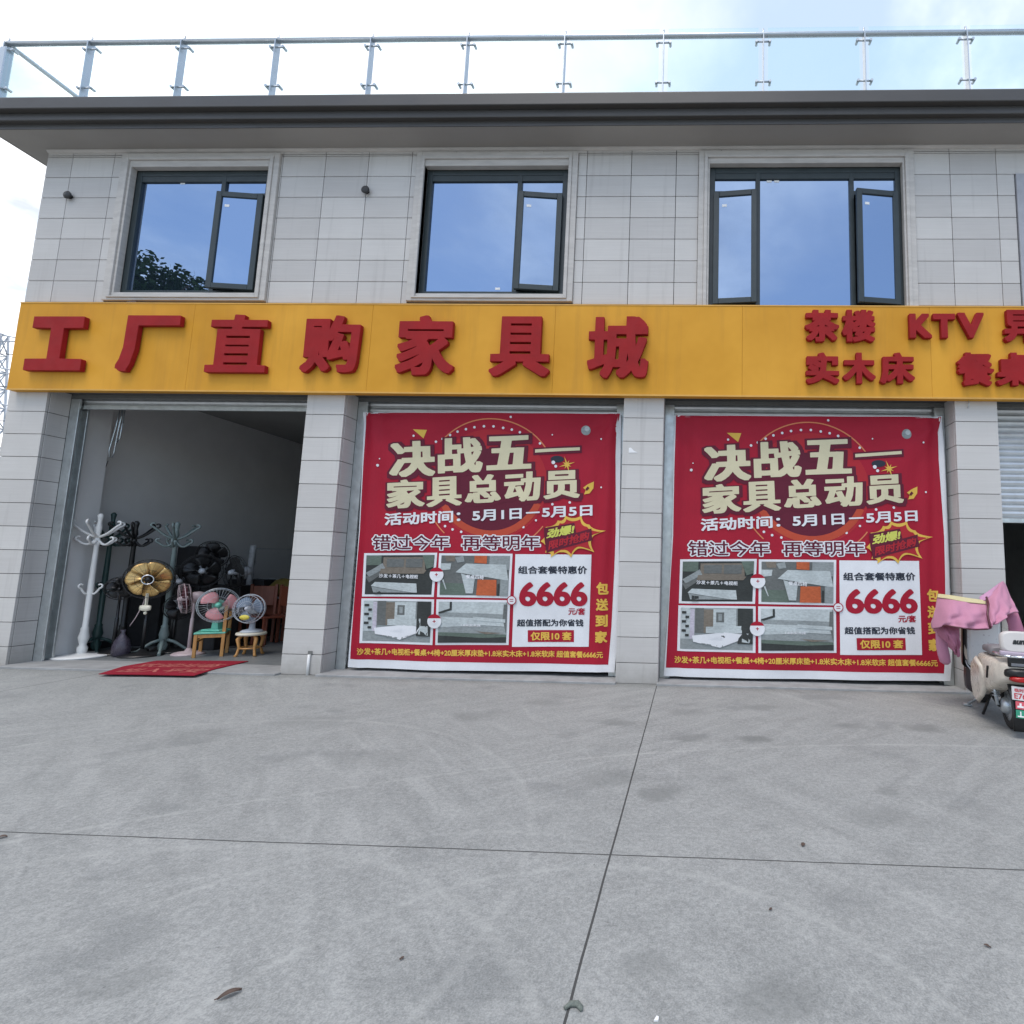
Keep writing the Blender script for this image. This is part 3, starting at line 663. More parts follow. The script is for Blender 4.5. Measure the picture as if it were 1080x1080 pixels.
# ------------------------------------------------------------------ roof railing
rail = thing('glass_railing', 'steel and glass balustrade along the roof edge of the shop', 'railing', (0, 0, 7.27))
RY, RXL = -0.345, -9.284
posts = [(-9.284, RY)]+[(-8.121+1.2805*k, RY) for k in range(13)]+[(RXL, 1.0+1.28*k) for k in range(6)]
base = MB()
def rl(mb_, name, mat_): o = mb_.build(name, mat_, rail); o.matrix_parent_inverse = rail.matrix_world.inverted(); o.location = (0, 0, -7.27); return o
for i, (x, y) in enumerate(posts):
    side = i > 13
    b = MB()
    if side: b.box(x-0.045, x+0.045, y-0.007, y+0.007, 7.28, 8.215, 0.002)
    else: b.box(x-0.007, x+0.007, y-0.045, y+0.045, 7.28, 8.215, 0.002)
    if i == 0: b.box(x-0.045, x+0.045, y-0.047, y+0.047, 7.28, 8.14, 0.01)
    b.box(x-0.06, x+0.06, y-0.06, y+0.06, 7.273, 7.283)
    b.tube([(x, y, 8.20), (x, y, 8.30)], 0.012, 8)
    po = b.build('post', M['steel'], rail); po.location = (0, 0, -7.27)
    for zc in (7.55, 8.12):
        c = MB()
        if side: c.tube([(x, y-0.085, zc), (x, y+0.085, zc)], 0.011, 8); c.tube([(x-0.02, y-0.085, zc), (x+0.045, y-0.085, zc)], 0.02, 8); c.tube([(x-0.02, y+0.085, zc), (x+0.045, y+0.085, zc)], 0.02, 8)
        else:
            c.tube([(x-0.085, y, zc), (x+0.085, y, zc)], 0.011, 8)
            for s_ in (-1, 1): c.tube([(x+s_*0.085, y-0.02, zc), (x+s_*0.085, y+0.05, zc)], 0.018, 8)
        c.build('clamp', M['steel'], po)
hr = MB(); hr.tube([(RXL, 8.2, 8.215), (RXL, RY, 8.215), (WR, RY, 8.215)][1:], 0.032, 12); hr.tube([(RXL, 8.2, 8.215), (RXL, RY, 8.215)], 0.032, 12)
o = hr.build('handrail', M['steel'], rail); o.location = (0, 0, -7.27)
for (x0, y0), (x1, y1) in list(zip(posts[:13], posts[1:14])):
    gl = MB(); gl.box(x0+0.06, x1-0.06, RY-0.006, RY+0.006, 7.36, 8.315)
    o = gl.build('glass_panel', M['clear'], rail); o.location = (0, 0, -7.27)
for k in range(6):
    gl = MB(); ya = RY if k == 0 else 1.0+1.28*(k-1); gl.box(RXL-0.006, RXL+0.006, ya+0.06, 1.0+1.28*k-0.06, 7.36, 8.12)
    o = gl.build('glass_panel', M['clear'], rail); o.location = (0, 0, -7.27)

# ------------------------------------------------------------------ shop sign
SX0, SZ0, SZ1, SY = -8.853, 3.497, 4.683, -0.10
sign = thing('shop_sign', 'long orange fascia sign with raised red Chinese characters above the shop doors', 'sign', (0, 0, SZ0))
sg = MB(); seam = [SX0, -6.48, -4.12, -1.75, 0.62, 2.94, 5.3, 7.7]
for a, b in zip(seam, seam[1:]): sg.box(a+0.001, b-0.001, SY, -0.002, SZ0, SZ1, 0.0015)
o = sg.build('sign_panel', M['sign'], sign); o.location = (0, 0, -SZ0)
lp = MB(); lp.box(SX0, 7.7, SY-0.006, SY-0.0015, SZ0-0.004, SZ0+0.016); lp.box(SX0, 7.7, SY-0.005, SY-0.0015, SZ1-0.012, SZ1+0.003)
o = lp.build('edge_trim', mat('yellow_trim', (0.66, 0.36, 0.07), 0.4), sign); o.location = (0, 0, -SZ0)
BIG = [('工', 27, 335, 95, 391, .075, .05), ('厂', 123, 334, 193, 392, .062, .045), ('直', 217, 333, 287, 393, .042, .022), ('购', 317, 334, 383, 393, .036, .026), ('家', 417, 334, 482, 396, .036, .03), ('具', 516, 335, 582, 397, .042, .022), ('城', 619, 335, 685, 399, .034, .03)]
SMALL = [('茶', 849, 328, 884, 361), ('楼', 888, 328, 922, 361), ('K', 959, 332, 981, 357), ('T', 984, 332, 1006, 357), ('V', 1010, 331, 1036, 357), ('异', 1059, 328, 1093, 361), ('实', 850, 373, 884, 405), ('木', 889, 373, 922, 405), ('床', 928, 373, 963, 405), ('餐', 1010, 373, 1046, 407), ('桌', 1051, 373, 1087, 407)]
for ch, u0, v0, u1, v1, wx, wy in BIG+[s_+(.045, .035) if s_[0] not in 'KTV' else s_+(.045, .045) for s_ in SMALL]:
    big = u1-u0 > 50
    D = 0.030 if big else 0.028
    Yc = SY-0.012-D
    a = at(u0, v1, Yc); b = at(u1, v0, Yc)
    P = letters(ch, wx, wy, 120 if big else 90, 0.9)
    P = to_quad(P, ((a.x, b.z), (b.x, b.z), (b.x, a.z), (a.x, a.z)))
    m_ = MB(); m_.data(fill(P, D-0.003, 0.003), Matrix.Translation((0, Yc, 0)) @ Matrix.Rotation(PI/2, 4, 'X'))
    o = m_.build('raised_character', M['red_letter'], sign); o.location = (0, 0, -SZ0)
bt = MB(); bt.prism([(-7.40, 4.685), (-7.36, 4.69), (-7.30, 4.70), (-7.29, 4.712), (-7.34, 4.722), (-7.40, 4.715), (-7.43, 4.70)], 'y', -0.09, -0.05)
tag(bt.build('debris_scrap', M['leaf']), 'small dark scrap lying on top of the orange sign under the left window', 'scrap')

# ------------------------------------------------------------------ banners
BY = 0.20
def m_print(name, col):
    m, t, out = new_mat(name); oc = t.add('TexCoord').outputs['Object']
    n = t.noise(t.mapping(oc, scale=(1, 1, 2.2)), 22.0, 6, 0.7); k = t.noise(oc, 3.5, 4, 0.6)
    c = t.ramp(n, [(0.34, tuple(x*0.78 for x in col)), (0.52, col), (0.68, tuple(min(1, x*1.15) for x in col))])
    c = t.mix(t.ramp(k, [(0.35, 0.35), (0.65, 0.0)]), c, tuple(x*0.5 for x in col))
    p = t.add('BsdfPrincipled', {'Base Color': c, 'Roughness': 0.6, 'Specular IOR Level': 0.25}); t.l.new(p.outputs[0], out.inputs[0]); return m
BM = [m_cloth('banner_white', (0.74, 0.75, 0.77)), m_cloth('banner_red', (0.37, 0.010, 0.030)), m_cloth('banner_cream', (0.66, 0.60, 0.40)), m_cloth('banner_maroon', (0.12, 0.012, 0.03)),
      m_cloth('banner_bright_red', (0.42, 0.022, 0.032)), m_cloth('banner_yellow', (0.72, 0.46, 0.08)), m_cloth('banner_black', (0.03, 0.035, 0.05)), m_cloth('banner_orange_line', (0.66, 0.22, 0.10)),
      m_print('print_dark', (0.045, 0.05, 0.048)), m_print('print_taupe', (0.21, 0.18, 0.145)), m_print('print_grey', (0.30, 0.33, 0.33)), m_print('print_pale', (0.52, 0.57, 0.57)), m_print('print_orange', (0.55, 0.13, 0.05)),
      m_print('print_green', (0.13, 0.17, 0.14)), m_cloth('banner_lime', (0.60, 0.62, 0.12)), m_print('print_mid', (0.15, 0.16, 0.155)), m_print('print_lilac', (0.58, 0.54, 0.62))]
BM.append(m_cloth('banner_orange_red', (0.48, 0.07, 0.035))); POR2 = len(BM)-1
WHT, RED, CRM, MRN, BRED, YEL, BLK, ORL, PDK, PTA, PGR, PPA, POR, PGN, LIM, PMD, PLI = range(17)
BPRINT = []          # (polys in (x, z), layer, material)
def bp(u, v): p = at(u, v, BY); return (p.x, p.z)
def ink(pixpolys, layer, mi): BPRINT.append(([np.array([bp(*q) for q in P]) for P in pixpolys], layer, mi))
def ink_text(body, quad, layer, mi, wx=0.03, wy=0.03, res=56, square=0.55, ref=None, shear=0):
    P = letters(body, wx, wy, res, square, shear); q = [bp(*c) for c in quad]
    BPRINT.append((to_quad(P, q, ref), layer, mi))
def rect(x0, y0, x1, y1): return ((x0, y0), (x1, y0), (x1, y1), (x0, y1))
def circ(cx, cy, rx, ry=None, n=28, a0=0, a1=360):
    ry = rx if ry is None else ry
    return [(cx+rx*math.cos(R(a0+(a1-a0)*k/n)), cy-ry*math.sin(R(a0+(a1-a0)*k/n))) for k in range(n if a1-a0 == 360 else n+1)]
def arc(cx, cy, r, wd, a0, a1, n=30, ky=1.0):
    o = circ(cx, cy, r+wd/2, (r+wd/2)*ky, n, a0, a1); i = circ(cx, cy, r-wd/2, (r-wd/2)*ky, n, a0, a1); return o+i[::-1]
RED_EDGE = [(385, 435), (520, 435.6), (654, 436.2), (650, 452), (649, 480), (649.3, 560), (648, 600), (645, 660), (641.5, 701), (500, 698.5), (368.5, 695.3), (374, 620), (379, 560), (382, 490)]
ink([[(383, 434.5), (655, 435.5), (654.5, 470), (654, 520), (653, 600), (651, 680), (648, 709), (560, 708), (450, 706.5), (366, 704), (372, 640), (378, 560), (381, 490)], [(510+(x-510)*.988, 560+(y-560)*.99) for x, y in RED_EDGE]], 0, WHT)
ink([RED_EDGE], 1, RED)
ink([circ(518, 511, 60, 58, 48)], 2, BRED)
ink([arc(518, 508, 55, 7, 205, 335, 30)], 3.5, POR2)
ink([circ(520, 519, 50, 46, 40)], 3, MRN)
ink([arc(518, 512, 70, 1.3, 34, 137, ky=1.0), arc(518, 512, 70, 1.2, 213, 226), arc(518, 512, 70, 1.2, 308, 322)], 3, ORL)
dots = [(460, 466), (467, 463), (475, 459), (483, 455.5), (492, 453), (501, 451), (511, 450), (521, 450), (531, 451.5), (540, 453.3), (548.5, 456), (570, 468), (470, 555), (478, 558.5), (487, 561), (535, 562), (544, 559), (552.5, 556), (583, 532), (601, 530)]
ink([circ(x, y, 1.35, n=10) for x, y in dots], 3, WHT)
ink([circ(x, y, r, n=8) for x, y, r in ((401, 484, .7), (399, 491, 1.5), (634, 463, 1), (634, 514, 1), (583, 459, .8), (539, 440, 1.3), (437, 460, 1.2), (566, 549, 1.2), (584, 488, 2), (586.5, 492, 1.6))], 6, WHT)
ink([[(436, 453), (450.5, 453.5), (447, 462.5)]], 3, YEL)
ink([circ(618, 454, 5, n=18)], 3, PGR); ink([circ(619.3, 452.5, 2.6, n=14)], 4, PPA)
ink([circ(588, 484.5, 7, 3.6, 18)], 4, BLK)
star = []
for k in range(16):
    r_ = (9, 2.2, 5, 2)[k % 4]; star.append((598+r_*math.cos(k*PI/8+.3), 490-r_*math.sin(k*PI/8+.3)))
ink([star], 5, YEL)
ink([[(626.5, 508), (626, 515), (622, 520.5), (616, 521.5), (618, 517), (615, 514.5), (620, 511)]], 5, YEL); ink([[(620, 513), (622, 515), (619, 518), (617.5, 516)]], 6, MRN)
T1 = [('决', 412, 465.5, 459, 502.8, .055, .035), ('战', 462, 462, 510, 499.3, .045, .032), ('五', 513.7, 460, 561, 495.5, .08, .022), ('家', 409, 506, 448, 536, .045, .03), ('具', 450, 503, 488, 534, .06, .02), ('总', 491, 501, 528.5, 530.5, .055, .028), ('动', 532, 498, 571, 529, .05, .03), ('员', 574, 496.5, 611.5, 526, .05, .028)]
for ch, x0, y0, x1, y1, wx, wy in T1:
    s_ = 2.0
    qd = ((x0, y0+s_*.5), (x1, y0-s_*.5), (x1, y1-s_*.5), (x0, y1+s_*.5))
    base_ = outlines(ch); P0 = sdf_contours(base_, wx, wy, 80, .95); P1 = sdf_contours(base_, wx+.075, wy+.075, 64, .95); rf_ = bounds(P0)
    q = [bp(*c) for c in qd]
    sh_ = [bp(c[0]+0.8, c[1]+1.2) for c in qd]
    BPRINT.append((to_quad(P1, sh_, rf_), 4, MRN)); BPRINT.append((to_quad(P0, q, rf_), 6, CRM))
ink([[(563, 473), (613.5, 469.5), (613.5, 477.5), (563, 480.5)]], 4, MRN); ink([[(565, 474.5), (611.5, 471.7), (611.5, 474.9), (565, 477.9)]], 6, CRM)
ink_text('活动时间：5月1日－5月5日', ((407, 541.5), (625, 532), (625, 544), (407, 554.5)), 7, WHT, .03, .03)
for body, x0, x1 in (('错过今年', 393, 476), ('再等明年', 487, 571)):
    base_ = outlines(body); P0 = sdf_contours(base_, .012, .012, 64, .4); P1 = sdf_contours(base_, .075, .075, 56, .4); rf_ = bounds(P0)
    q = [bp(*c) for c in rect(x0+1, 564.5, x1-1, 580)]
    BPRINT.append((to_quad(P1, q, rf_), 5, WHT)); BPRINT.append((to_quad(P0, q, rf_), 6, MRN))
# burst
def curvy(pts, sag=0.22):
    out = []
    cx = sum(p[0] for p in pts)/len(pts); cy = sum(p[1] for p in pts)/len(pts); n = len(pts)
    for i in range(n):
        a, b = pts[i], pts[(i+1) % n]; m_ = ((a[0]+b[0])/2, (a[1]+b[1])/2); c = (m_[0]+(cx-m_[0])*sag, m_[1]+(cy-m_[1])*sag)
        for k in range(5):
            t_ = k/5; out.append(tuple((1-t_)**2*a[j]+2*(1-t_)*t_*c[j]+t_*t_*b[j] for j in (0, 1)))
    return out
tips = [(570.8, 571), (576, 556), (588.7, 549), (596.7, 544), (613.5, 544), (622, 553.5), (639.5, 560), (625.5, 566), (627, 582.5), (611, 578.5), (602.5, 588), (592, 582.5), (581, 588), (575.5, 583)]
ink([curvy(tips)], 7, YEL)
ink([curvy([(604+(x-604)*.86, 567+(y-567)*.84) for x, y in tips])], 8, BRED)
ink([[(574.5, 557), (606, 551.5), (608, 562), (624, 557.5), (625, 570), (577, 583), (575, 570)]], 9, MRN)
ink_text('劲爆!', ((577, 558.5), (606, 553), (607, 562.5), (577, 568.5)), 10, LIM, .045, .03, shear=.2)
ink_text('限时抢购', ((578, 571), (622, 560), (623, 569), (579, 580)), 10, BRED, .03, .025, shear=.2)
# four printed pictures
def pic(quad, items, base_m):
    ink([quad], 3, WHT)
    tl, tr, br, bl = (np.array(q) for q in quad)
    def uv(a, b): a = .035+.93*a; b = .05+.90*b; return tuple((tl*(1-a)+tr*a)*(1-b)+(bl*(1-a)+br*a)*b)
    ink([[uv(0, 0), uv(1, 0), uv(1, 1), uv(0, 1)]], 4, base_m)
    for k, (mi, pts) in enumerate(items): ink([[uv(*p) for p in pts]], 5+min(k, 7)*0.5, mi)
    return uv
def uvrect(a, b, c, d): return [(a, b), (c, b), (c, d), (a, d)]
uv = pic(((385.5, 583.5), (462, 583), (458.5, 629.5), (383, 629)), [(PGN, uvrect(0, 0, .22, .25)), (PMD, [(0, .55), (.28, .25), (.3, .4), (.05, .7)]), (PTA, [(.25, .05), (.86, .05), (.88, .42), (.25, .40)]), (PGR, [(.0, .45), (.24, .2), (.28, .33), (.05, .55)]), (PTA, [(.22, .34), (.9, .38), (.86, .47), (.2, .47)]), (PMD, [(.3, .09), (.55, .09), (.55, .3), (.3, .3)]), (PMD, [(.58, .09), (.83, .09), (.83, .31), (.58, .31)]), (PGN, [(.82, .0), (1, .0), (1, .3), (.9, .35)]), (PPA, [(.14, .68), (.76, .72), (.78, .95), (.70, .95), (.2, .82), (.08, .78)]), (PGR, [(.09, .79), (.2, .83), (.68, .95), (.12, .95)]), (PDK, [(.14, .85), (.24, .87), (.24, 1), (.14, 1)])], PDK)
ink_text('沙发＋茶几＋电视柜', (uv(.2, .47), uv(.78, .50), uv(.78, .60), uv(.2, .57)), 10, WHT, .02, .02, 48)
uv = pic(((464, 583.5), (541, 584), (538.5, 631), (462, 629.5)), [(PGN, uvrect(0, .7, .38, 1)), (PTA, [(.05, 0), (.2, 0), (.2, .15), (.08, .15)]), (PPA, [(0, .2), (.15, .2), (.14, .35), (.0, .38)]), (PGR, [(.2, .05), (.32, 0), (.34, .15), (.24, .18)]), (POR, [(.48, 0), (.66, 0), (.66, .2), (.48, .18)]), (PGR, uvrect(.7, .0, 1, .35)), (PPA, [(.36, .2), (.95, .22), (1, .62), (.22, .42)]), (PPA, [(.3, .45), (.5, .56), (.48, .95), (.38, .95)]), (POR, [(.54, .6), (.82, .6), (.83, 1), (.53, 1)]), (PDK, uvrect(.84, .7, .87, 1)), (PPA, [(.05, .6), (.1, .85), (.09, .86), (.03, .62)]), (PGR, uvrect(.88, .6, 1, 1))], PMD)
ink_text('餐桌四椅', (uv(.37, .48), uv(.63, .49), uv(.63, .60), uv(.37, .58)), 10, WHT, .02, .02, 48)
uv = pic(((382.5, 631), (459, 632), (457, 680), (380, 678)), [(PPA, uvrect(.0, .0, .13, .75)), (PLI, uvrect(.13, .02, .19, .75)), (PMD, uvrect(.2, .0, .32, .6)), (PTA, uvrect(.32, .03, .45, .6)), (PPA, uvrect(.45, .02, .77, .6)), (PMD, uvrect(.49, .1, .6, .34)), (PGR, uvrect(.52, .14, .57, .30)), (PDK, uvrect(.79, 0, 1, .85)), (PPA, [(.35, .45), (.85, .42), (.85, .6), (.35, .6)]), (WHT, [(.16, .67), (.6, .58), (.85, .62), (.8, .78), (.55, .95), (.18, .82)]), (PGR, [(.18, .82), (.55, .95), (.8, .78), (.55, .90)]), (PPA, [(.84, .6), (.96, .6), (.97, .83), (.82, .8)]), (PDK, uvrect(.56, .66, .66, .74))], PGR)
for k in range(6): ink([[uv(.015+.05*(k % 2), .08+.11*k), uv(.075+.04*(k % 2), .08+.11*k), uv(.075+.04*(k % 2), .14+.11*k), uv(.015+.05*(k % 2), .14+.11*k)]], 9, PDK)
ink_text('1.8米', (uv(.4, .66), uv(.58, .67), uv(.58, .77), uv(.4, .76)), 10, WHT, .03, .03, 48)
uv = pic(((461.5, 632), (538.5, 633), (537, 680), (460, 680)), [(PPA, [(0, 0), (.98, 0), (.98, .55), (.0, .62)]), (PGR, [(0, .25), (1, .30), (1, .42), (0, .36)]), (PPA, [(0, .36), (1, .42), (1, .6), (0, .52)]), (PGN, [(0, .74), (1, .8), (1, .9), (0, .84)]), (PDK, [(0, .82), (.6, .88), (1, .86), (1, 1), (0, 1)]), (PDK, [(.16, .0), (.19, .0), (.19, .2), (.04, .28), (0, .28), (0, .25), (.16, .16)]), (PMD, [(.95, .05), (1, .05), (1, .8), (.94, .4)]), (PPA, [(.5, .36), (.98, .42), (.98, .5), (.5, .45)]), (PTA, [(.55, .72), (.95, .76), (.7, .79)])], PGR)
ink_text('1.8米实木床', (uv(.33, .53), uv(.62, .54), uv(.62, .61), uv(.33, .60)), 10, WHT, .02, .02, 48)
for cx, cy in ((462, 606), (459.7, 655)):
    ink([circ(cx, cy, 7.4, n=24)], 12, WHT); ink([circ(cx, cy, 7.6, n=16, a0=25, a1=155)], 12.5, RED)
    ink([circ(cx, cy, 3.2, n=16)], 13, WHT); ink([rect(cx-1.6, cy-.4, cx+1.6, cy+.4)], 13.5, RED); ink([rect(cx-.4, cy-1.6, cx+.4, cy+1.6)], 13.9, RED)
ink([[(544, 584.5), (624, 585), (621, 682), (540.5, 682)]], 3, WHT)
ink([circ(540.5, 633, 5, n=20)], 12, RED); ink([circ(540.5, 633, 4.1, n=20)], 12.5, WHT); ink([rect(538.6, 631.6, 542.4, 632.3), rect(538.6, 633.6, 542.4, 634.3)], 13, RED)
ink_text('组合套餐特惠价', rect(547, 597, 619.5, 605.3), 5, BLK, .031, .027, 90)
ink_text('6666', rect(548, 614, 620, 639.5), 5, RED, .042, .034, 80, .3)
ink_text('元/套', rect(599.5, 641, 617.5, 648.5), 5, RED, .03, .025)
ink_text('超值搭配为你省钱', rect(545.7, 653, 615.7, 660.6), 5, BLK, .031, .027, 90)
ink([rect(557, 664.5, 605.5, 677)], 5, RED)
ink_text('仅限10 套', rect(560, 666.3, 603, 675.2), 7, YEL, .035, .03)
for ch, y0, y1 in (('包', 614, 627), ('送', 631.3, 644), ('到', 648.3, 661), ('家', 665.3, 678)):
    sl_ = (y0-614)*-.03
    ink_text(ch, rect(629.3+sl_, y0, 642+sl_, y1), 3, YEL, .045, .04)
ink_text('沙发+茶几+电视柜+餐桌+4椅+20厘米厚床垫+1.8米实木床+1.8米软床 超值套餐6666元', ((377, 683.3), (636, 687), (636, 694), (377, 690.6)), 3, YEL, .03, .03, 48)
BF = [(fill(P, 0), L, mi) for P, L, mi in BPRINT]

def wave(x, z, seed):
    s = (x+4.30)/3.36; t = (3.35-z)/3.28            # 0..1 across and down
    e_r = math.exp(-((1-s)/0.10)**2); e_l = math.exp(-(s/0.09)**2)
    y = 0.021*e_r*math.sin(s*95+seed+2.0*t)*(0.35+0.65*math.sin(PI*min(1, t*1.1)))
    y += 0.016*e_l*math.sin(s*90+1.3*seed-1.5*t)
    y += 0.011*math.sin(s*21+seed*2+t*3.2)*math.sin(t*2.1+0.4)+0.005*math.sin(s*9-t*7+seed)
    for cx, sg_ in ((0.0, 1), (1.0, -1)):           # tension folds out of the tied top corners
        dx = abs(s-cx); r_ = math.hypot(dx, t*0.98); a = math.atan2(t, dx+1e-6)
        y += 0.022*math.exp(-r_/0.2)*math.sin(a*9+seed)*min(1, r_/0.04)
    y += 0.035*math.exp(-((1-t)/0.05)**2)*math.sin(s*11+seed)*0.4
    y -= 0.02*math.sin(PI*s)*0.4
    return y
def make_banner(seed, dx, label, skew=False):
    bm = bmesh.new()
    for (vs, fs), L, mi in BF:
        V = [bm.verts.new((x+dx, -L*0.0018, z)) for x, z, _ in vs]
        for f in fs:
            try: fc = bm.faces.new([V[i] for i in f]); fc.material_index = mi
            except ValueError: pass
    for x in [-4.33+dx+3.45*(0.5-0.5*math.cos(PI*k/64)) for k in range(1, 64)]:
        bmesh.ops.bisect_plane(bm, geom=bm.verts[:]+bm.edges[:]+bm.faces[:], plane_co=(x, 0, 0), plane_no=(1, 0, 0))
    for k in range(1, 32):
        bmesh.ops.bisect_plane(bm, geom=bm.verts[:]+bm.edges[:]+bm.faces[:], plane_co=(0, 0, 3.4*k/32), plane_no=(0, 0, 1))
    for v in bm.verts:
        xx, z = v.co.x-dx, v.co.z; v.co.y += BY+wave(xx, z, seed)
        if skew: s_ = (xx+4.30)/3.36; v.co.x -= (3.35-z)/3.28*(.144*(1-s_)+.035*s_)
    bmesh.ops.recalc_face_normals(bm, faces=bm.faces[:])
    for f in bm.faces:
        f.smooth = True
        if f.normal.y > 0: f.normal_flip()
    me = bpy.data.meshes.new('sale_banner'); bm.to_mesh(me); bm.free()
    for m_ in BM: me.materials.append(m_)
    o = bpy.data.objects.new('sale_banner', me); C.objects.link(o)
    return tag(o, label, 'banner', 'red sale banners over the closed doors')
make_banner(0.7, 0.0, 'red sale banner hung over the closed door next to the open doorway')
make_banner(2.9, 4.103, 'red sale banner partly hidden at its lower right by the pink scooter cover', True)

# ------------------------------------------------------------------ goods inside the open doorway
FZ = 0.022
def spot(u, y): return Vector((at(u, 689, y).x, y, FZ))
def spiral(mb, p, dirx, diry, reach, rise, r, curl=1):
    """S-curved coat hook arm ending in a curl"""
    pts = []
    for k in range(9):
        t = k/8; h = reach*t; z = rise*(math.sin(t*PI*0.5))-0.06*math.sin(t*PI)*curl
        pts.append(p+Vector((dirx*h, diry*h, z)))
    e = pts[-1]; c = e+Vector((0, 0, 0.032*curl))
    for k in range(1, 9):
        a = -PI/2*curl+k*PI/6*curl; pts.append(c+Vector((dirx*math.cos(a), diry*math.cos(a), math.sin(a)))*0.032*(1-k*0.05))
    n = len(pts); mb.tube(pts, [r*(1-0.35*i/n) for i in range(n)], 7)
def coat_rack(name, label, loc, mt, h=1.95, base='disc', arms=5, mid=True, turn=0.0):
    t = thing(name, label, 'coat rack', loc, turn, 'coat racks inside the doorway')
    p = MB(); p.lathe([(0.035, 0.03), (0.05, 0.06), (0.055, 0.12), (0.035, 0.16), (0.045, 0.20), (0.058, 0.26), (0.04, 0.36), (0.045, 0.375), (0.03, 0.40), (0.034, 0.9), (0.026, 1.5), (0.036, 1.53), (0.03, 1.58), (0.022, 1.66), (0.035, h-0.20), (0.022, h-0.12), (0.028, h-0.06), (0.034, h-0.03), (0.014, h)], n=14)
    p.build('pole', mt, t)
    if base == 'disc':
        b = MB(); b.lathe([(0.29, 0.0), (0.30, 0.012), (0.28, 0.026), (0.10, 0.034), (0.05, 0.05)], n=36); b.build('base', mt, t)
    else:
        for k in range(4):
            f = MB(); a = k*PI/2+0.5; d = Vector((math.cos(a), math.sin(a), 0))
            f.tube([d*0.03+Vector((0, 0, 0.19)), d*0.12+Vector((0, 0, 0.15)), d*0.25+Vector((0, 0, 0.045)), d*0.32+Vector((0, 0, 0.02))], [0.022, 0.022, 0.018, 0.02], 8); f.build('foot', mt, t)
    for k in range(arms):
        a = 2*PI*k/arms+0.1; d = (math.cos(a), math.sin(a))
        f = MB(); spiral(f, Vector((0, 0, 1.62)), *d, 0.25, 0.17, 0.018); spiral(f, Vector((0, 0, 1.60)), *d, 0.18, -0.03, 0.017, 1); f.build('hook_arm', mt, t)
    if mid:
        for k in range(3):
            a = 2*PI*k/3+0.3; f = MB(); spiral(f, Vector((0, 0, 0.87)), math.cos(a), math.sin(a), 0.10, 0.05, 0.015); f.build('umbrella_hook', mt, t)
    return t
coat_rack('coat_rack', 'white coat rack with curled hooks and a round base, nearest the doorway wall', spot(86, 0.64), M['white'])
coat_rack('coat_rack', 'dark green coat rack standing directly behind the white coat rack', spot(100, 1.02), M['greenrack'], base='feet', turn=0.4, h=2.0)
coat_rack('coat_rack', 'black coat rack with curled hooks behind the gold bladed fan', spot(126, 1.0), M['black'], turn=0.25, h=1.88)
coat_rack('coat_rack', 'grey green coat rack on splayed feet right of the gold bladed fan', spot(170.5, 1.05), M['greygreen'], base='feet', turn=0.2, h=1.88, mid=False)

def fan_head(parent, z, rad, yaw, tilt, cage, blade, hub, blades=5, fwd=0.10, back=True, blade_fill=0.85, wires=28, zoff=0.0):
    """cage, blades and motor of an electric fan; faces -Y before yaw"""
    mt = Matrix.Translation((0, 0, z)) @ Matrix.Rotation(yaw, 4, 'Z') @ Matrix.Rotation(tilt, 4, 'X') @ Matrix.Translation((0, -fwd, 0)) @ Matrix.Rotation(PI/2, 4, 'X')
    cg = MB()
    for zz, s_ in ((0.055, 0.93), (0.0, 1.0), (-0.05, 0.93)):
        cg.tube([mt @ Vector((rad*s_*math.cos(2*PI*k/40), rad*s_*math.sin(2*PI*k/40), zz)) for k in range(40)], 0.006 if zz == 0 else 0.003, 6, closed=True)
    cg.tube([mt @ Vector((rad*.5*math.cos(2*PI*k/24), rad*.5*math.sin(2*PI*k/24), 0.073)) for k in range(24)], 0.002, 5, closed=True)
    for k in range(wires):
        a = 2*PI*k/wires; c, s_ = math.cos(a), math.sin(a)
        cg.tube([mt @ Vector((c*q, s_*q, zz)) for q, zz in ((rad*.18, .078), (rad*.6, .072), (rad*.93, .055), (rad, 0))], 0.0016, 4)
        if k % 2 == 0: cg.tube([mt @ Vector((c*q, s_*q, zz)) for q, zz in ((rad*.2, -.075), (rad*.7, -.065), (rad*.93, -.05), (rad, 0))], 0.0016, 4)
    cg.build('cage', cage, parent)
    for b in range(blades):
        a0 = 2*PI*b/blades; rows = []
        wdt = 2*PI/blades*blade_fill
        for i in range(7):
            q = rad*(0.16+0.74*i/6); rows.append([])
            for j in range(7):
                s_ = j/6-0.5; ww = wdt*(0.62+0.38*math.sin(PI*(i/6)*0.75))
                aa = a0+ww*s_+0.35*(i/6); qq = q*(1-0.10*(abs(s_)*2)**3*(i/6))
                rows[-1].append(mt @ Vector((qq*math.cos(aa), qq*math.sin(aa), 0.035*s_*2*(1-0.3*i/6))))
        m_ = MB(); m_.grid(rows); o = m_.build('blade', blade, parent); solidify(o, 0.003)
    h = MB(); h.lathe([(rad*.16, -0.03), (rad*.18, 0.03), (rad*.15, 0.06), (rad*.09, 0.083), (0.001, 0.088)], n=20, mtx=mt, caps=False)
    h.build('hub_cap', hub, parent)
    mo = MB(); mo.lathe([(0.02, -0.22), (0.055, -0.21), (0.075, -0.16), (0.078, -0.08), (0.05, -0.075)], n=18, mtx=mt); mo.build('motor', hub if back else cage, parent)
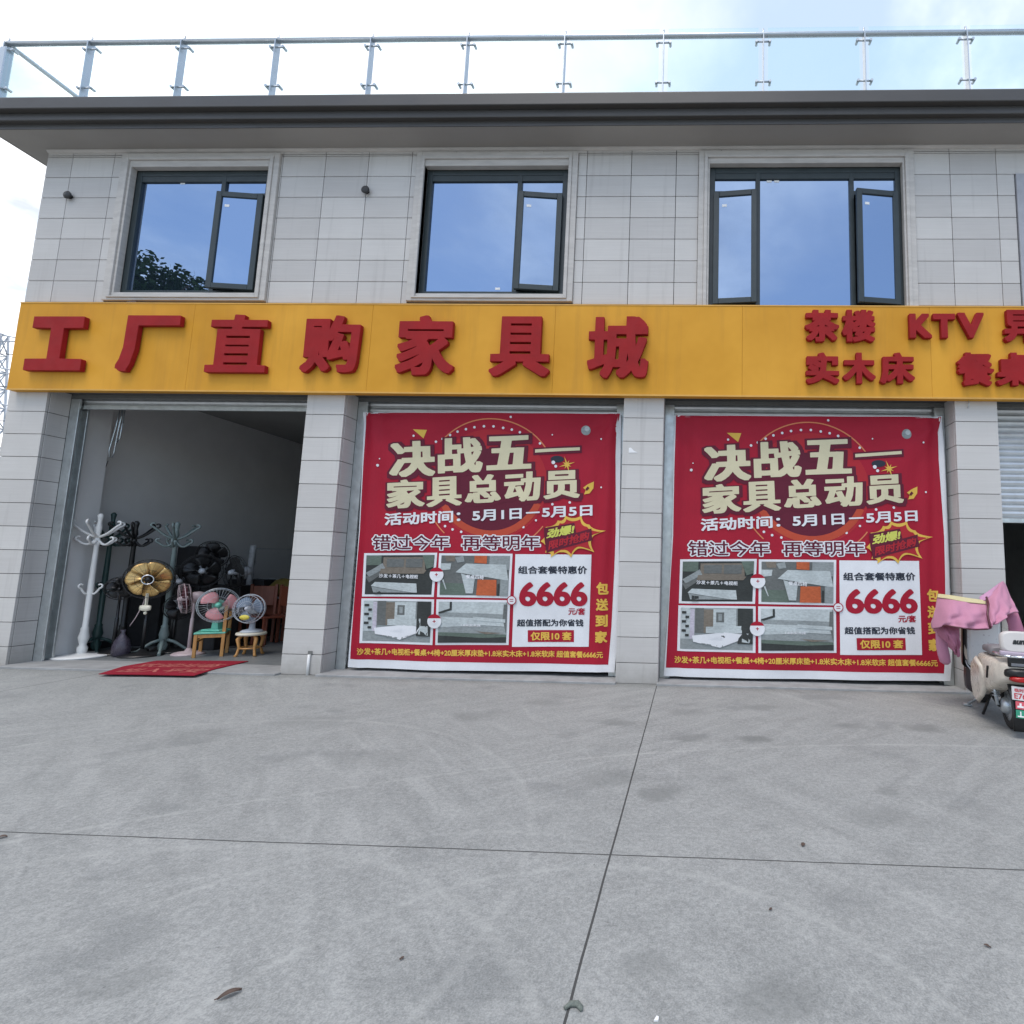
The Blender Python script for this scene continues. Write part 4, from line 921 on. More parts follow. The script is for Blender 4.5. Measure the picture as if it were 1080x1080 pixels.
def floor_fan(label, loc, head_z, rad, yaw, tilt, cage, blade, hub, pole, base, blades=5, base_r=0.2, pr=0.016, **kw):
    t = thing('floor_fan', label, 'fan', loc, 0, 'electric fans inside the doorway')
    p = MB(); p.tube([(0, 0, 0.03), (0, 0, 0.5), (0, 0, 0.51), (0, 0, head_z-0.04)], [pr*1.35, pr*1.35, pr, pr], 12); p.build('pole', pole, t)
    b = MB(); b.lathe([(base_r, 0), (base_r, 0.015), (base_r*.8, 0.035), (base_r*.25, 0.05), (pr*1.6, 0.09)], n=30); b.build('base', base, t)
    fan_head(t, head_z, rad, yaw, tilt, cage, blade, hub, blades, **kw)
    return t
t = floor_fan('gold bladed floor fan with a silver ringed hub before the black coat rack', spot(149.5, 0.82), 1.06, 0.27, 0.62, 0.06, M['black'], M['gold'], M['black'], M['black'], M['black'], blades=7, base_r=0.24, blade_fill=1.22, wires=24)
rg = MB(); mt = Matrix.Translation((0, 0, 1.06)) @ Matrix.Rotation(0.62, 4, 'Z') @ Matrix.Rotation(0.06, 4, 'X') @ Matrix.Translation((0, -0.10, 0)) @ Matrix.Rotation(PI/2, 4, 'X')
rg.tube([mt @ Vector((.062*math.cos(2*PI*k/24), .062*math.sin(2*PI*k/24), 0.086)) for k in range(24)], 0.009, 6, closed=True); rg.build('hub_ring', M['chrome'], t)
cb = MB(); cb.lathe([(0.02, -0.045), (0.075, -0.03), (0.08, 0.0), (0.075, 0.03), (0.02, 0.04)], n=18, mtx=Matrix.Translation((0.05, -0.08, 0.66)) @ Matrix.Diagonal((1, 0.45, 1, 1))); cb.box(0.055, 0.07, -0.10, -0.07, 0.70, 0.86); cb.lathe([(0.001, 0.565), (0.02, 0.58), (0.02, 0.60), (0.001, 0.615)], 0.06, -0.08, 10, caps=False); cb.build('control_tag', M['cream'], t)
cw = MB(); cw.tube([(0.02, -0.05, 0.9), (0.0, -0.07, 0.7), (-0.06, -0.09, 0.52), (-0.15, -0.06, 0.42), (-0.2, -0.02, 0.4)], 0.006, 6); cw.build('power_cord', M['palepink'], t)
floor_fan('small all black floor fan left of the gold bladed fan', spot(118.5, 0.86), 0.93, 0.16, 0.75, 0.12, M['black'], M['black'], M['black'], M['black'], M['black'], blades=5, base_r=0.18)
floor_fan('pale pink pedestal fan turned sideways, left of the green table fan', spot(198.5, 1.0), 0.80, 0.21, -0.75, 0.15, M['palepink'], M['maroon'], M['palepink'], M['palepink'], M['palepink'], blades=4, base_r=0.19)
floor_fan('tall black floor fan at the back, highest of the dark fans', spot(214, 1.9), 1.42, 0.22, 0.5, 0.05, M['black'], M['black'], M['blackmat'], M['black'], M['black'], blades=5, base_r=0.22)
floor_fan('large black floor fan with a grey hub, behind the pink pedestal fan', spot(203, 1.5), 1.17, 0.25, 0.75, 0.05, M['black'], M['black'], M['lightgrey'], M['black'], M['black'], blades=5, base_r=0.22)
floor_fan('black floor fan turned edge on, behind the two table fans', spot(246, 1.8), 1.16, 0.26, -0.4, 0.1, M['black'], M['blackmat'], M['lightgrey'], M['black'], M['black'], blades=5, base_r=0.2)
bxo = MB(); bxo.box(-0.24, 0.24, -0.15, 0.15, 0.0, 1.55, 0.01)
o = bxo.build('carton', M['carton']); o.location = spot(198, 2.1); tag(o, 'tallest dark carton, upright behind the grey green coat rack', 'carton', 'dark cartons at the back')
bxo = MB(); bxo.box(-0.3, 0.3, -0.2, 0.2, 0.0, 0.62, 0.01); bxo.box(-0.02, 0.02, -0.203, 0.203, 0.40, 0.623)
o = bxo.build('carton', M['carton']); o.location = spot(216, 1.55); tag(o, 'low dark carton on the floor behind the pink pedestal fan', 'carton', 'dark cartons at the back')
floor_fan('black floor fan half hidden behind the grey green coat rack', spot(178, 1.35), 1.02, 0.23, 0.9, 0.1, M['black'], M['black'], M['lightgrey'], M['black'], M['black'], blades=5, base_r=0.2)
floor_fan('low black floor fan between the gold bladed fan and the pink fan', spot(180, 1.15), 0.66, 0.18, 1.1, 0.1, M['black'], M['black'], M['lightgrey'], M['black'], M['black'], blades=5, base_r=0.2)
for (u_, y_, w_, d_, h_, rz_, lab_) in ((152, 1.75, .62, .4, .86, .1, 'wide dark carton standing behind the gold bladed fan'), (182, 1.95, .5, .4, 1.12, -.1, 'dark carton between the grey green coat rack and the low black fan'), (234, 2.2, .7, .5, .92, .05, 'dark carton behind the green table fan'), (262, 2.9, .6, .5, 1.0, .1, 'dark carton at the back behind the grey table fan')):
    bxo = MB(); bxo.box(-w_/2, w_/2, -d_/2, d_/2, 0.0, h_, 0.008); o = bxo.build('carton', M['carton']); o.location = spot(u_, y_); o.rotation_euler = (0, 0, rz_); tag(o, lab_, 'carton', 'dark cartons at the back')
bag = MB(); random.seed(3)
bag.loft([[(r_*math.cos(2*PI*k/18)*(1+0.10*math.sin(5*k+z_*20)), r_*0.8*math.sin(2*PI*k/18)*(1+0.10*math.cos(3*k+z_*9)), z_) for k in range(18)] for r_, z_ in ((0.14, 0.0), (0.20, 0.04), (0.19, 0.16), (0.15, 0.28), (0.07, 0.36), (0.04, 0.40), (0.06, 0.45))])
o = bag.build('wrapped_bag', mat('dark_purple_film', (0.05, 0.042, 0.06), 0.3, var=0.3, scale=10, bump=0.3)); o.location = spot(127, 0.72); o.scale = (.55, .55, .8); tag(o, 'dark crumpled plastic bag on the floor under the small black fan', 'bag')

def wooden_chair(loc, rz):
    t = thing('wooden_chair', 'small honey coloured wooden chair with a green seat carrying the green fan', 'chair', loc, rz)
    s = MB(); s.box(-0.2, 0.2, -0.17, 0.17, 0.315, 0.34, 0.006); s.build('seat', M['mint'], t)
    for x, y, h in ((-.175, -.145, .313), (.175, -.145, .313), (-.175, .15, .70), (.175, .15, .70)):
        l = MB(); l.box(x-.019, x+.019, y-.019, y+.019, 0, h, 0.004); l.build('leg', M['pine'], t)
    ap = MB(); ap.box(-.155, .155, -.155, -.135, .265, .31); ap.box(-.155, .155, .14, .16, .265, .31); ap.box(-.185, -.165, -.125, .13, .265, .31); ap.box(.165, .185, -.125, .13, .265, .31)
    ap.box(-.155, .155, -.152, -.138, .195, .22); ap.build('seat_rail', M['pine'], t)
    bb = MB(); bb.box(-.155, .155, .14, .16, .60, .69, .004); bb.box(-.155, .155, .143, .157, .47, .52, .004); bb.build('backrest', M['pine'], t)
    return t
cpos = spot(222, 0.98); wooden_chair(cpos, -1.0)
t = thing('table_fan', 'green table fan with pink blades on the small wooden chair', 'fan', (cpos.x+0.06, cpos.y-0.02, FZ+0.342), 0, 'electric fans inside the doorway')
b = MB(); b.box(-.13, .13, -.10, .10, 0, .03, .012, seg=2); b.build('base', M['mint'], t)
b = MB(); b.prism([(-.05, .03), (.05, .03), (.035, .16), (-.035, .16)], 'y', -.03, .05); b.build('neck', M['mint'], t)
fan_head(t, 0.36, 0.235, 0.7, -0.05, M['steel'], M['pinkblade'], M['mint'], 3, blade_fill=0.62, wires=36)
st_ = spot(263, 1.05)
t = thing('round_stool', 'low round wooden stool on curved legs carrying the grey fan', 'stool', st_, 0.3)
s = MB(); s.lathe([(0.165, 0.285), (0.18, 0.295), (0.18, 0.315), (0.17, 0.325)], n=28); s.build('seat', M['cream'], t)
for k in range(4):
    a = k*PI/2+PI/4; d = Vector((math.cos(a), math.sin(a), 0))
    l = MB(); l.tube([d*.11+Vector((0, 0, .285)), d*.155+Vector((0, 0, .24)), d*.13+Vector((0, 0, .12)), d*.15+Vector((0, 0, .03)), d*.17], [.024, .026, .018, .017, .022], 8); l.build('leg', M['pine'], t)
rr = MB(); rr.tube([Vector((.125*math.cos(2*PI*k/24), .125*math.sin(2*PI*k/24), .11)) for k in range(24)], .012, 7, closed=True); rr.build('stretcher', M['pine'], t)
t = thing('table_fan', 'grey table fan with a yellow label on the low round stool', 'fan', (st_.x, st_.y, FZ+0.327), 0, 'electric fans inside the doorway')
b = MB(); b.lathe([(.13, 0), (.135, .012), (.11, .03), (.04, .045), (.025, .2)], n=24); b.build('base', M['lightgrey'], t)
fan_head(t, 0.33, 0.20, 0.15, -0.05, M['lightgrey'], M['greyblue'], M['lightgrey'], 3, blade_fill=0.7, wires=30)
mt = Matrix.Translation((0, 0, 0.33)) @ Matrix.Rotation(0.15, 4, 'Z') @ Matrix.Translation((0, -0.10, 0)) @ Matrix.Rotation(PI/2, 4, 'X')
lb = MB(); lb.lathe([(0.001, .084), (.065, .084), (.065, .088), (.001, .088)], n=18, mtx=mt @ Matrix.Translation((0.0, -.11, 0)) @ Matrix.Diagonal((1, .55, 1, 1)), caps=False); lb.build('label', M['yellow'], t)
# furniture further back
t = thing('wrapped_post', 'upright bed post wrapped in clear plastic at the back of the shop', 'post', spot(255, 2.6))
b = MB(); b.loft([[((.045+.012*math.sin(z_*17+k*2))*math.cos(2*PI*k/12), (.045+.012*math.cos(z_*13+k))*math.sin(2*PI*k/12), z_) for k in range(12)] for z_ in [0.1*i for i in range(17)]]); b.build('film_wrap', M['film'], t)
t = thing('side_table', 'red brown wooden table with a pale top at the back of the shop', 'table', spot(277, 2.6), 0.15)
b = MB(); b.box(-.5, .5, -.3, .3, .70, .735, .006); b.build('table_top', M['lightgrey'], t)
for x in (-.44, .44):
    for y in (-.25, .25):
        b = MB(); b.box(x-.03, x+.03, y-.03, y+.03, 0, .70, .004); b.build('leg', M['redwood'], t)
b = MB(); b.box(-.41, .41, -.26, -.24, .45, .68); b.box(-.41, .41, .24, .26, .45, .68); b.build('apron', M['redwood'], t)
def back_chair(loc, rz, lab):
    t = thing('dining_chair', lab, 'chair', loc, rz, 'red brown chairs at the back')
    b = MB(); b.box(-.2, .2, -.2, .2, .43, .46, .01); b.build('seat', M['redwood'], t)
    for x in (-.17, .17):
        for y in (-.17, .17):
            b = MB(); b.box(x-.02, x+.02, y-.02, y+.02, 0, .43 if y < 0 else .95, .004); b.build('leg', M['redwood'], t)
    b = MB(); b.box(-.15, .15, .155, .185, .60, .92, .006); b.build('backrest', M['redwood'], t)
back_chair(spot(268, 2.05), 0.4, 'red brown dining chair pulled up before the pale topped table')
back_chair(spot(283, 2.0), -0.5, 'red brown dining chair half hidden by the tiled pillar edge')
t = thing('bed_frame', 'thin metal bed head frame standing at the back beside the pillar', 'bed frame', spot(274, 3.0))
b = MB(); b.tube([(-.3, 0, 0), (-.3, 0, 1.55), (.7, 0, 1.55), (.7, 0, 0)], .016, 8); b.build('head_tube', M['steel'], t)
b = MB(); b.tube([(-.3, 0, 1.0), (.7, 0, 1.0)], .012, 8); b.build('cross_bar', M['steel'], t)
t = thing('fabric_bundle', 'dark yellowish bundle of fabric on the pale topped table', 'bundle', spot(277, 2.6)+Vector((0.25, 0.0, 0.737)))
b = MB(); b.loft([[(r_*1.3*math.cos(2*PI*k/16)*(1+.1*math.sin(3*k+z_*9)), r_*math.sin(2*PI*k/16)*(1+.1*math.cos(4*k)), z_) for k in range(16)] for r_, z_ in ((.16, 0), (.2, .06), (.17, .18), (.1, .27), (.03, .3))]); b.build('fabric', m_cloth('olive_fabric', (0.16, 0.12, 0.03)), t)
# shutter chain and cable
ch = MB(); x_ = at(124, 440, 0.55).x
def chain_pt(dx, z): return (x_+dx, 0.55, z)
ch.tube([chain_pt(0.03, 3.58), chain_pt(0.0, 3.2), chain_pt(-0.055, 2.85), chain_pt(-0.04, 2.76), chain_pt(0.0, 2.75), chain_pt(0.02, 2.82), chain_pt(0.04, 3.2), chain_pt(0.06, 3.58)], 0.008, 6)
ch.tube([chain_pt(0.07, 3.58), chain_pt(0.055, 3.3), chain_pt(0.03, 3.05), chain_pt(0.05, 2.97), chain_pt(0.075, 3.02), chain_pt(0.10, 3.58)], 0.007, 6)
tag(ch.build('pull_chain', M['steel']), 'pale looped shutter pull chain hanging at the top of the open doorway', 'chain')
cbl = MB(); cbl.tube([onside(114, 486, -8.684), onside(104, 512, -8.684), onside(90, 545, -8.684)], 0.0035, 6)
tag(cbl.build('wall_cable', M['skirt']), 'thin dark cable slanting down the inside wall of the shop', 'cable')
# door mat
mm = MB(); pts = [onfloor(u, v, 0.03) for u, v in ((104, 711), (130, 703), (165, 697), (205, 697), (262, 697.5), (226, 706), (205, 712.5), (150, 711.5))]
mm.prism([(p.x, p.y) for p in pts], 'z', 0.0262, 0.034)
dm = mm.build('door_mat', M['carpet']); tag(dm, 'faded red door mat with worn lettering lying across the open threshold', 'mat')
ml = MB()
for body, (u0, u1, v0, v1) in (('欢迎光临', (145, 232, 700, 704)), ('出入平安', (128, 215, 705, 709.5))):
    a, b_, c, d = (onfloor(u0+12, v0, .034), onfloor(u1+10, v0+.4, .034), onfloor(u1-8, v1, .034), onfloor(u0-8, v1-.6, .034))
    P = to_quad(letters(body, .02, .02, 48), ((a.x, a.y), (b_.x, b_.y), (c.x, c.y), (d.x, d.y)))
    ml.data(fill(P), Matrix.Translation((0, 0, 0.0365)))
ml.build('mat_lettering', M['matprint'], dm)

# ------------------------------------------------------------------ electric scooter
WHITE = mat('scooter_cream', (0.62, 0.56, 0.48), 0.30, var=0.16, scale=9, spec=0.5)
SCR = thing('electric_scooter', 'cream electric scooter seen from behind, parked against the right pillar under a pink cover', 'scooter', (2.945, -1.42, 0), R(-15))
def sec(y, hw, z0, z1, k=0.35, n=20):
    """rounded-rectangle ring in the XZ plane at y"""
    out = []
    for i in range(n):
        a = 2*PI*i/n; c, s_ = math.cos(a), math.sin(a); e = k
        out.append((hw*math.copysign(abs(c)**e, c), y, (z0+z1)/2+(z1-z0)/2*math.copysign(abs(s_)**e, s_)))
    return out
def wheel(y, r):
    rt = Matrix.Translation((0, y, r)) @ Matrix.Rotation(PI/2, 4, 'Y')
    w_ = MB(); w_.lathe([(r*.66, -.045), (r*.9, -.048), (r*.985, -.03), (r, 0), (r*.985, .03), (r*.9, .048), (r*.66, .045), (r*.66, -.045)], n=36, mtx=rt, caps=False)
    o = w_.build('wheel', M['blackmat'], SCR)
    h = MB(); h.lathe([(.02, -.05), (.07, -.046), (r*.55, -.03), (r*.655, -.04), (r*.655, .04), (r*.55, .03), (.07, .046), (.02, .05)], n=28, mtx=rt); h.build('rim', M['steel'], o)
wheel(0.0, 0.20); wheel(1.03, 0.20)
b = MB(); b.loft([sec(-.28, .09, .58, .68), sec(-.245, .155, .545, .71), sec(-.10, .195, .46, .72), sec(.12, .205, .38, .72), (sec(.38, .19, .30, .71)), sec(.50, .15, .28, .66), sec(.54, .10, .30, .60)]); body = b.build('rear_body', WHITE, SCR)
for s_ in (-1, 1):
    b = MB(); b.loft([[(s_*(.172+dx_), y, z) for dx_, y, z in ((0, .06, .46), (.035, .10, .62), (.04, .30, .68), (.035, .47, .60), (.03, .50, .40), (.025, .44, .25), (.03, .30, .23), (.02, .14, .33))], [(s_*(.205+dx_), y, z) for dx_, y, z in ((0, .09, .47), (.028, .12, .60), (.032, .30, .65), (.028, .44, .58), (.026, .47, .40), (.02, .42, .28), (.022, .30, .26), (.012, .17, .35))]], smooth=True); b.build('side_panel', WHITE, SCR)
    sl2 = MB(); sl2.box(-.01, .01, -.006, .006, -.06, .06, .003, mtx=Matrix.Translation((s_*.203, -.04, .585)) @ Matrix.Rotation(.35, 4, 'X')); sl2.build('vent_slot', M['black'], SCR)
b = MB(); b.loft([sec(.0, .15, .725, .80, .5), sec(.06, .165, .72, .82, .5), sec(.30, .15, .72, .80, .5), sec(.50, .11, .70, .77, .5), sec(.58, .06, .69, .73, .5)]); b.build('seat', mat('grey_seat_vinyl', (0.20, 0.19, 0.20), 0.5), SCR)
b = MB(); b.box(-.10, .10, -.293, -.255, .565, .655, .014, seg=2); b.build('rear_recess', M['black'], SCR)
b = MB(); b.box(-.08, .08, -.300, -.2935, .575, .60, .003); b.build('recess_panel', mat('grey_bar', (.16, .17, .19), .3), SCR)
b = MB(); b.loft([sec(-.335, .04, .455, .48, .6), sec(-.32, .085, .445, .49, .6), sec(-.25, .10, .44, .50, .6)]); b.build('tail_light', mat('red_lens', (0.42, 0.012, 0.012), 0.18), SCR)
b = MB(); b.loft([sec(-.325, .05, .495, .535, .6), sec(-.30, .115, .485, .555, .6), sec(-.20, .15, .43, .57, .6)]); b.build('tail_housing', M['black'], SCR)
# rear mudguard, plate and reflectors
mg = MB(); mg.grid([[(x, y, z) for x in (-.09, -.07, 0, .07, .09)] for y, z in ((.02, .44), (-.10, .45), (-.20, .40), (-.27, .30), (-.305, .18), (-.315, .04))]); o = mg.build('mudguard', M['black'], SCR); solidify(o, .008)
tilt = Matrix.Translation((.0, -.318, .352)) @ Matrix.Rotation(-.22, 4, 'X') @ Matrix.Rotation(.06, 4, 'Y') @ Matrix.Diagonal((.80, 1, .86, 1))
pl = MB(); pl.box(-.115, .115, -.004, .004, -.065, .065, .003, mtx=tilt); plate = pl.build('number_plate', mat('plate_white', (0.60, 0.58, 0.58), 0.4), SCR)
def small_text(body, hw, z0, z1, mtx, mt, parent, name, wx=.03, wy=.03, shear=0.0):
    P = to_quad(letters(body, wx, wy, 56, .4, shear), ((-hw, z1), (hw, z1), (hw, z0), (-hw, z0)))
    m_ = MB(); m_.data(fill(P), mtx @ Matrix.Translation((0, -.0052, 0)) @ Matrix.Rotation(PI/2, 4, 'X')); return m_.build(name, mt, parent)
REDI = mat('plate_red_ink', (0.45, 0.04, 0.05), 0.5)
small_text('临时号牌', .09, .012, .048, tilt, REDI, plate, 'plate_lettering', .03, .03)
small_text('E7673', .095, -.052, .002, tilt, REDI, plate, 'plate_number', .03, .03)
t2 = Matrix.Translation((0, -.338, .215)) @ Matrix.Rotation(-.12, 4, 'X') @ Matrix.Rotation(.05, 4, 'Y') @ Matrix.Diagonal((.78, 1, 1, 1))
for (x0, x1, z0, z1, mt_, nm) in ((-.095, -.005, .012, .075, mat('red_sticker', (.60, .10, .13), .35), 'red_sticker'), (.005, .095, .012, .075, mat('red_sticker_b', (.52, .05, .08), .35), 'red_sticker'), (-.095, -.005, -.06, .005, mat('green_sticker', (.03, .28, .17), .35), 'green_sticker'), (.005, .095, -.06, .005, M['mint'], 'green_sticker')):
    q = MB(); q.box(x0, x1, -.004, .003, z0, z1, .002, mtx=t2); q.build(nm, mt_, SCR)
for poly in ([(-.08, .025), (-.02, .025), (-.02, .04), (-.04, .04), (-.04, .062), (-.06, .062), (-.06, .04), (-.08, .04)], [(-.08, -.05), (-.02, -.05), (-.02, -.04), (-.045, -.04), (-.045, -.005), (-.056, -.005), (-.056, -.04), (-.08, -.04)]):
    wk = MB(); wk.prism(poly, 'y', -.0064, -.0046); bmesh.ops.transform(wk.bm, matrix=t2, verts=wk.bm.verts[:]); wk.build('sticker_marks', M['paper'], SCR)
# hub motor, shock, stand
h = MB(); h.lathe([(.02, -.10), (.055, -.095), (.075, -.06), (.075, .06), (.055, .095), (.02, .10)], n=24, mtx=Matrix.Translation((0, 0, .2)) @ Matrix.Rotation(PI/2, 4, 'Y')); h.build('hub_motor', M['steel'], SCR)
for s_ in (-1, 1):
    sk_ = MB(); sk_.tube([(s_*.12, .0, .2), (s_*.14, .09, .47)], .016, 8)
    for k in range(7): sk_.tube([Vector((s_*.12, .0, .2)).lerp(Vector((s_*.14, .09, .47)), .25+.1*k)+Vector((.03*math.cos(a*PI/4), .03*math.sin(a*PI/4), a*.003)) for a in range(8)], .005, 5, closed=True)
    sk_.build('shock_absorber', M['steel'], SCR)
    arm_ = MB(); arm_.tube([(s_*.105, .0, .2), (s_*.11, .18, .24), (s_*.08, .36, .27)], .02, 8); arm_.build('swing_arm', M['black'], SCR)
ks = MB(); ks.tube([(-.10, .40, .24), (-.15, .58, .13), (-.205, .76, .025)], .015, 8); ks.box(-.25, -.165, .74, .79, .004, .03, .006); ks.build('side_stand', M['steel'], SCR)
cs = MB(); cs.tube([(-.15, .40, .02), (-.14, .37, .07), (-.10, .30, .23), (.10, .30, .23), (.14, .37, .07), (.15, .40, .02)], .014, 8); cs.build('centre_stand', M['black'], SCR)
# floorboard, leg shield with white pad, front end
b = MB(); b.loft([sec(.46, .13, .24, .30, .5), sec(.60, .15, .22, .27, .5), sec(.80, .14, .22, .28, .5), sec(.86, .10, .24, .34, .5)]); b.build('floorboard', M['black'], SCR)
b = MB(); b.loft([sec(.80, .21, .44, .94, .45), sec(.86, .235, .34, .98, .45), sec(.93, .19, .32, .96, .45), sec(.98, .10, .40, .90, .45)]); b.build('leg_shield', WHITE, SCR)
def m_pad():
    m, t, out = new_mat('printed_white_pad'); oc = t.add('TexCoord').outputs['Object']
    d = t.add('TexVoronoi', {'Vector': t.mapping(oc, scale=(22, 1, 26)), 'Scale': 1.0, 'Randomness': 0.55}).outputs['Distance']
    n = t.noise(oc, 90, 3, 0.7)
    c = t.mix(t.math('MULTIPLY', t.ramp(d, [(0.22, 1.0), (0.34, 0.0)]), t.ramp(n, [(0.40, 0.0), (0.52, 0.9)])), (0.73, 0.74, 0.73), (0.36, 0.30, 0.33))
    p = t.add('BsdfPrincipled', {'Base Color': c, 'Roughness': 0.35}); t.l.new(p.outputs[0], out.inputs[0]); return m
pd = m_pad()
b = MB(); b.loft([sec(.78, .10, .14, .30, .5), sec(.84, .19, .12, .46, .45), sec(.92, .20, .12, .46, .45), sec(.95, .12, .16, .44, .5)]); b.build('inner_cowl', mat('dark_plum_plastic', (0.045, 0.035, 0.038), 0.45, var=.2), SCR)
b = MB(); b.box(-.165, .165, -.018, .018, -.27, .24, .04, mtx=Matrix.Translation((-.02, .785, .68)) @ Matrix.Rotation(.10, 4, 'X'), seg=3); pad = b.build('shield_pad', pd, SCR)
b = MB(); b.box(-.185, .185, -.010, .010, -.29, .26, .04, mtx=Matrix.Translation((-.045, .80, .68)) @ Matrix.Rotation(.10, 4, 'X'), seg=3); b.build('pad_edge', M['black'], SCR)
b = MB(); b.tube([(-.34, .93, 1.02), (-.2, .96, 1.0), (0, .98, .98), (.2, .96, 1.0), (.34, .93, 1.02)], .014, 8); b.build('handlebar', M['black'], SCR)
b = MB(); b.tube([(0, .98, .98), (0, .97, .80)], .04, 10); b.tube([(-.06, 1.0, .42), (-.065, 1.03, .2)], .018, 8); b.tube([(.06, 1.0, .42), (.065, 1.03, .2)], .018, 8); b.build('fork', M['black'], SCR)
b = MB(); b.grid([[(x, y, z) for x in (-.09, -.05, 0, .05, .09)] for y, z in ((.80, .32), (.86, .40), (.96, .445), (1.08, .44), (1.18, .38))]); o = b.build('front_mudguard', WHITE, SCR); solidify(o, .006)
# rear rack and backrest
b = MB()
for s_ in (-1, 1): b.tube([(s_*.13, .10, .78), (s_*.14, -.02, .80), (s_*.14, -.22, .80), (s_*.08, -.30, .80)], .011, 8)
b.tube([(-.08, -.30, .80), (.08, -.30, .80)], .011, 8); b.tube([(-.14, -.10, .80), (.14, -.10, .80)], .008, 8); b.tube([(-.14, -.2, .80), (.14, -.2, .80)], .008, 8)
for s_ in (-1, 1): b.tube([(s_*.11, -.16, .80), (s_*.10, -.19, .90)], .01, 8)
b.build('luggage_rack', M['chrome'], SCR)
tb = Matrix.Translation((0, -.20, .915)) @ Matrix.Rotation(-.12, 4, 'X')
b = MB(); b.loft([[tb @ Vector((x*f, y, z*f)) for x, _, z in [(p[0], 0, p[2]) for p in sec(0, .14, -.095, .095, .5, 28)]] for f, y in ((.82, -.045), (.96, -.03), (1.0, 0), (.96, .03), (.8, .042))]); bk_ = b.build('backrest', mat('cream_vinyl', (0.60, 0.57, 0.55), 0.4, var=0.05), SCR)
small_text('aun', .048, -.02, .018, tb @ Matrix.Translation((0, -.0425, 0)), M['black'], bk_, 'backrest_lettering', .06, .05, .35)
ls = MB(); ls.box(-.16, .12, -.05, .0, -.05, -.01, .012, mtx=Matrix.Translation((.01, -.22, .845)) @ Matrix.Rotation(.05, 4, 'Y'), seg=2); ls.build('folded_raincoat', m_cloth('lilac_cloth', (0.45, 0.38, 0.46)), SCR)
ca = MB(); ca.tube([(-.05, .95, .95), (-.17, .92, .80), (-.21, .88, .60), (-.19, .80, .42), (-.12, .62, .30)], .007, 6); ca.build('brake_cable', M['lightgrey'], SCR)

for o in list(C.objects):
    if o.parent == SCR:
        k = o.name.split('.')[0]
        if k in ('rear_body', 'side_panel', 'vent_slot', 'seat'): o.location.z = -.09
        elif k in ('rear_recess', 'recess_panel', 'tail_light', 'tail_housing', 'number_plate', 'red_sticker', 'green_sticker', 'sticker_marks', 'mudguard'): o.location.z = .02
        elif k in ('luggage_rack', 'backrest', 'folded_raincoat'): o.location.z = -.125
# pink wind cover over the handlebar
PINK = m_cloth('pink_quilted_cloth', (0.54, 0.245, 0.35), sheen=0.1, rough=0.75)
PINKD = m_cloth('pink_lining', (0.42, 0.165, 0.25), rough=0.75)
cov = thing('scooter_cover', 'pink quilted wind cover with a yellow hem thrown over the scooter handlebar', 'cover', (3.3, -0.4, 0.6))
COVY = 0.26
def cloth(name, rows_uvY, mt, mats2=None, sub=8, fold=0.026, seed=0.0, th=0.012):
    """rows of (u, v, Y) control points, smoothly interpolated, with folds"""
    G = np.array([[tuple(at(q[0], q[1], q[2]-COVY)) for q in r] for r in rows_uvY]); nr, nc = G.shape[:2]
    def cr(P, t):
        n = len(P); i = min(int(t), n-2); f = t-i; p0, p1, p2, p3 = P[max(i-1, 0)], P[i], P[i+1], P[min(i+2, n-1)]
        return 0.5*((2*p1)+(-p0+p2)*f+(2*p0-5*p1+4*p2-p3)*f*f+(-p0+3*p1-3*p2+p3)*f**3)
    R_ = []
    for a in range((nr-1)*sub+1):
        row = [cr(G[:, j], a/sub) for j in range(nc)]; R_.append([])
        for b in range((nc-1)*sub+1):
            p = cr(np.array(row), b/sub); s_, t_ = a/((nr-1)*sub), b/((nc-1)*sub)
            p = p+np.array((0, -1, 0))*fold*(math.sin(t_*15+s_*6+seed)+0.55*math.sin(t_*29-s_*10+seed*2)+0.3*math.sin(t_*8+s_*21+seed))*(0.08+0.92*s_)
            R_[-1].append(tuple(p))
    m_ = MB(); m_.grid(R_); o = m_.build(name, mt, cov); o.location = (-3.3, 0.4, -0.6); solidify(o, th); return o
cloth('front_panel', [[(989, 627, -.30), (1003, 628.5, -.42), (1018, 631, -.45), (1030, 633.5, -.45), (1042, 634.5, -.45)],
                      [(987, 640, -.36), (1001, 641, -.56), (1016, 643, -.60), (1029, 645, -.60), (1042, 646, -.58)],
                      [(984.5, 652, -.40), (999, 652, -.60), (1014, 653, -.66), (1028, 655, -.66), (1042.5, 656, -.62)],
                      [(983, 663, -.42), (997, 660, -.62), (1012, 661.5, -.69), (1027, 663.5, -.69), (1043, 663, -.66)]], PINK, seed=.5)
cloth('yellow_hem', [[(989.5, 626.4, -.315), (1003, 627.9, -.435), (1018, 630.3, -.465), (1040, 633.5, -.465)], [(988.6, 630, -.345), (1003, 632, -.48), (1018, 634.8, -.515), (1040, 637.2, -.51)]], m_cloth('yellow_hem_cloth', (0.64, 0.57, 0.33)), fold=.001, seed=1, th=.007)
cloth('side_flap', [[(1041, 632, -.46), (1050, 622, -.42), (1056.5, 613.5, -.38), (1059, 615, -.34), (1061, 618, -.30)],
                    [(1042, 641, -.56), (1050, 636, -.55), (1058, 631, -.50), (1063, 629, -.42), (1066, 630, -.36)],
                    [(1043, 652, -.63), (1051, 650, -.64), (1060, 645, -.60), (1067, 641, -.50), (1070, 641, -.42)],
                    [(1044, 661, -.67), (1051, 658, -.69), (1061, 650, -.64), (1068, 646, -.55), (1075, 645.5, -.45)]], PINK, seed=2.2)
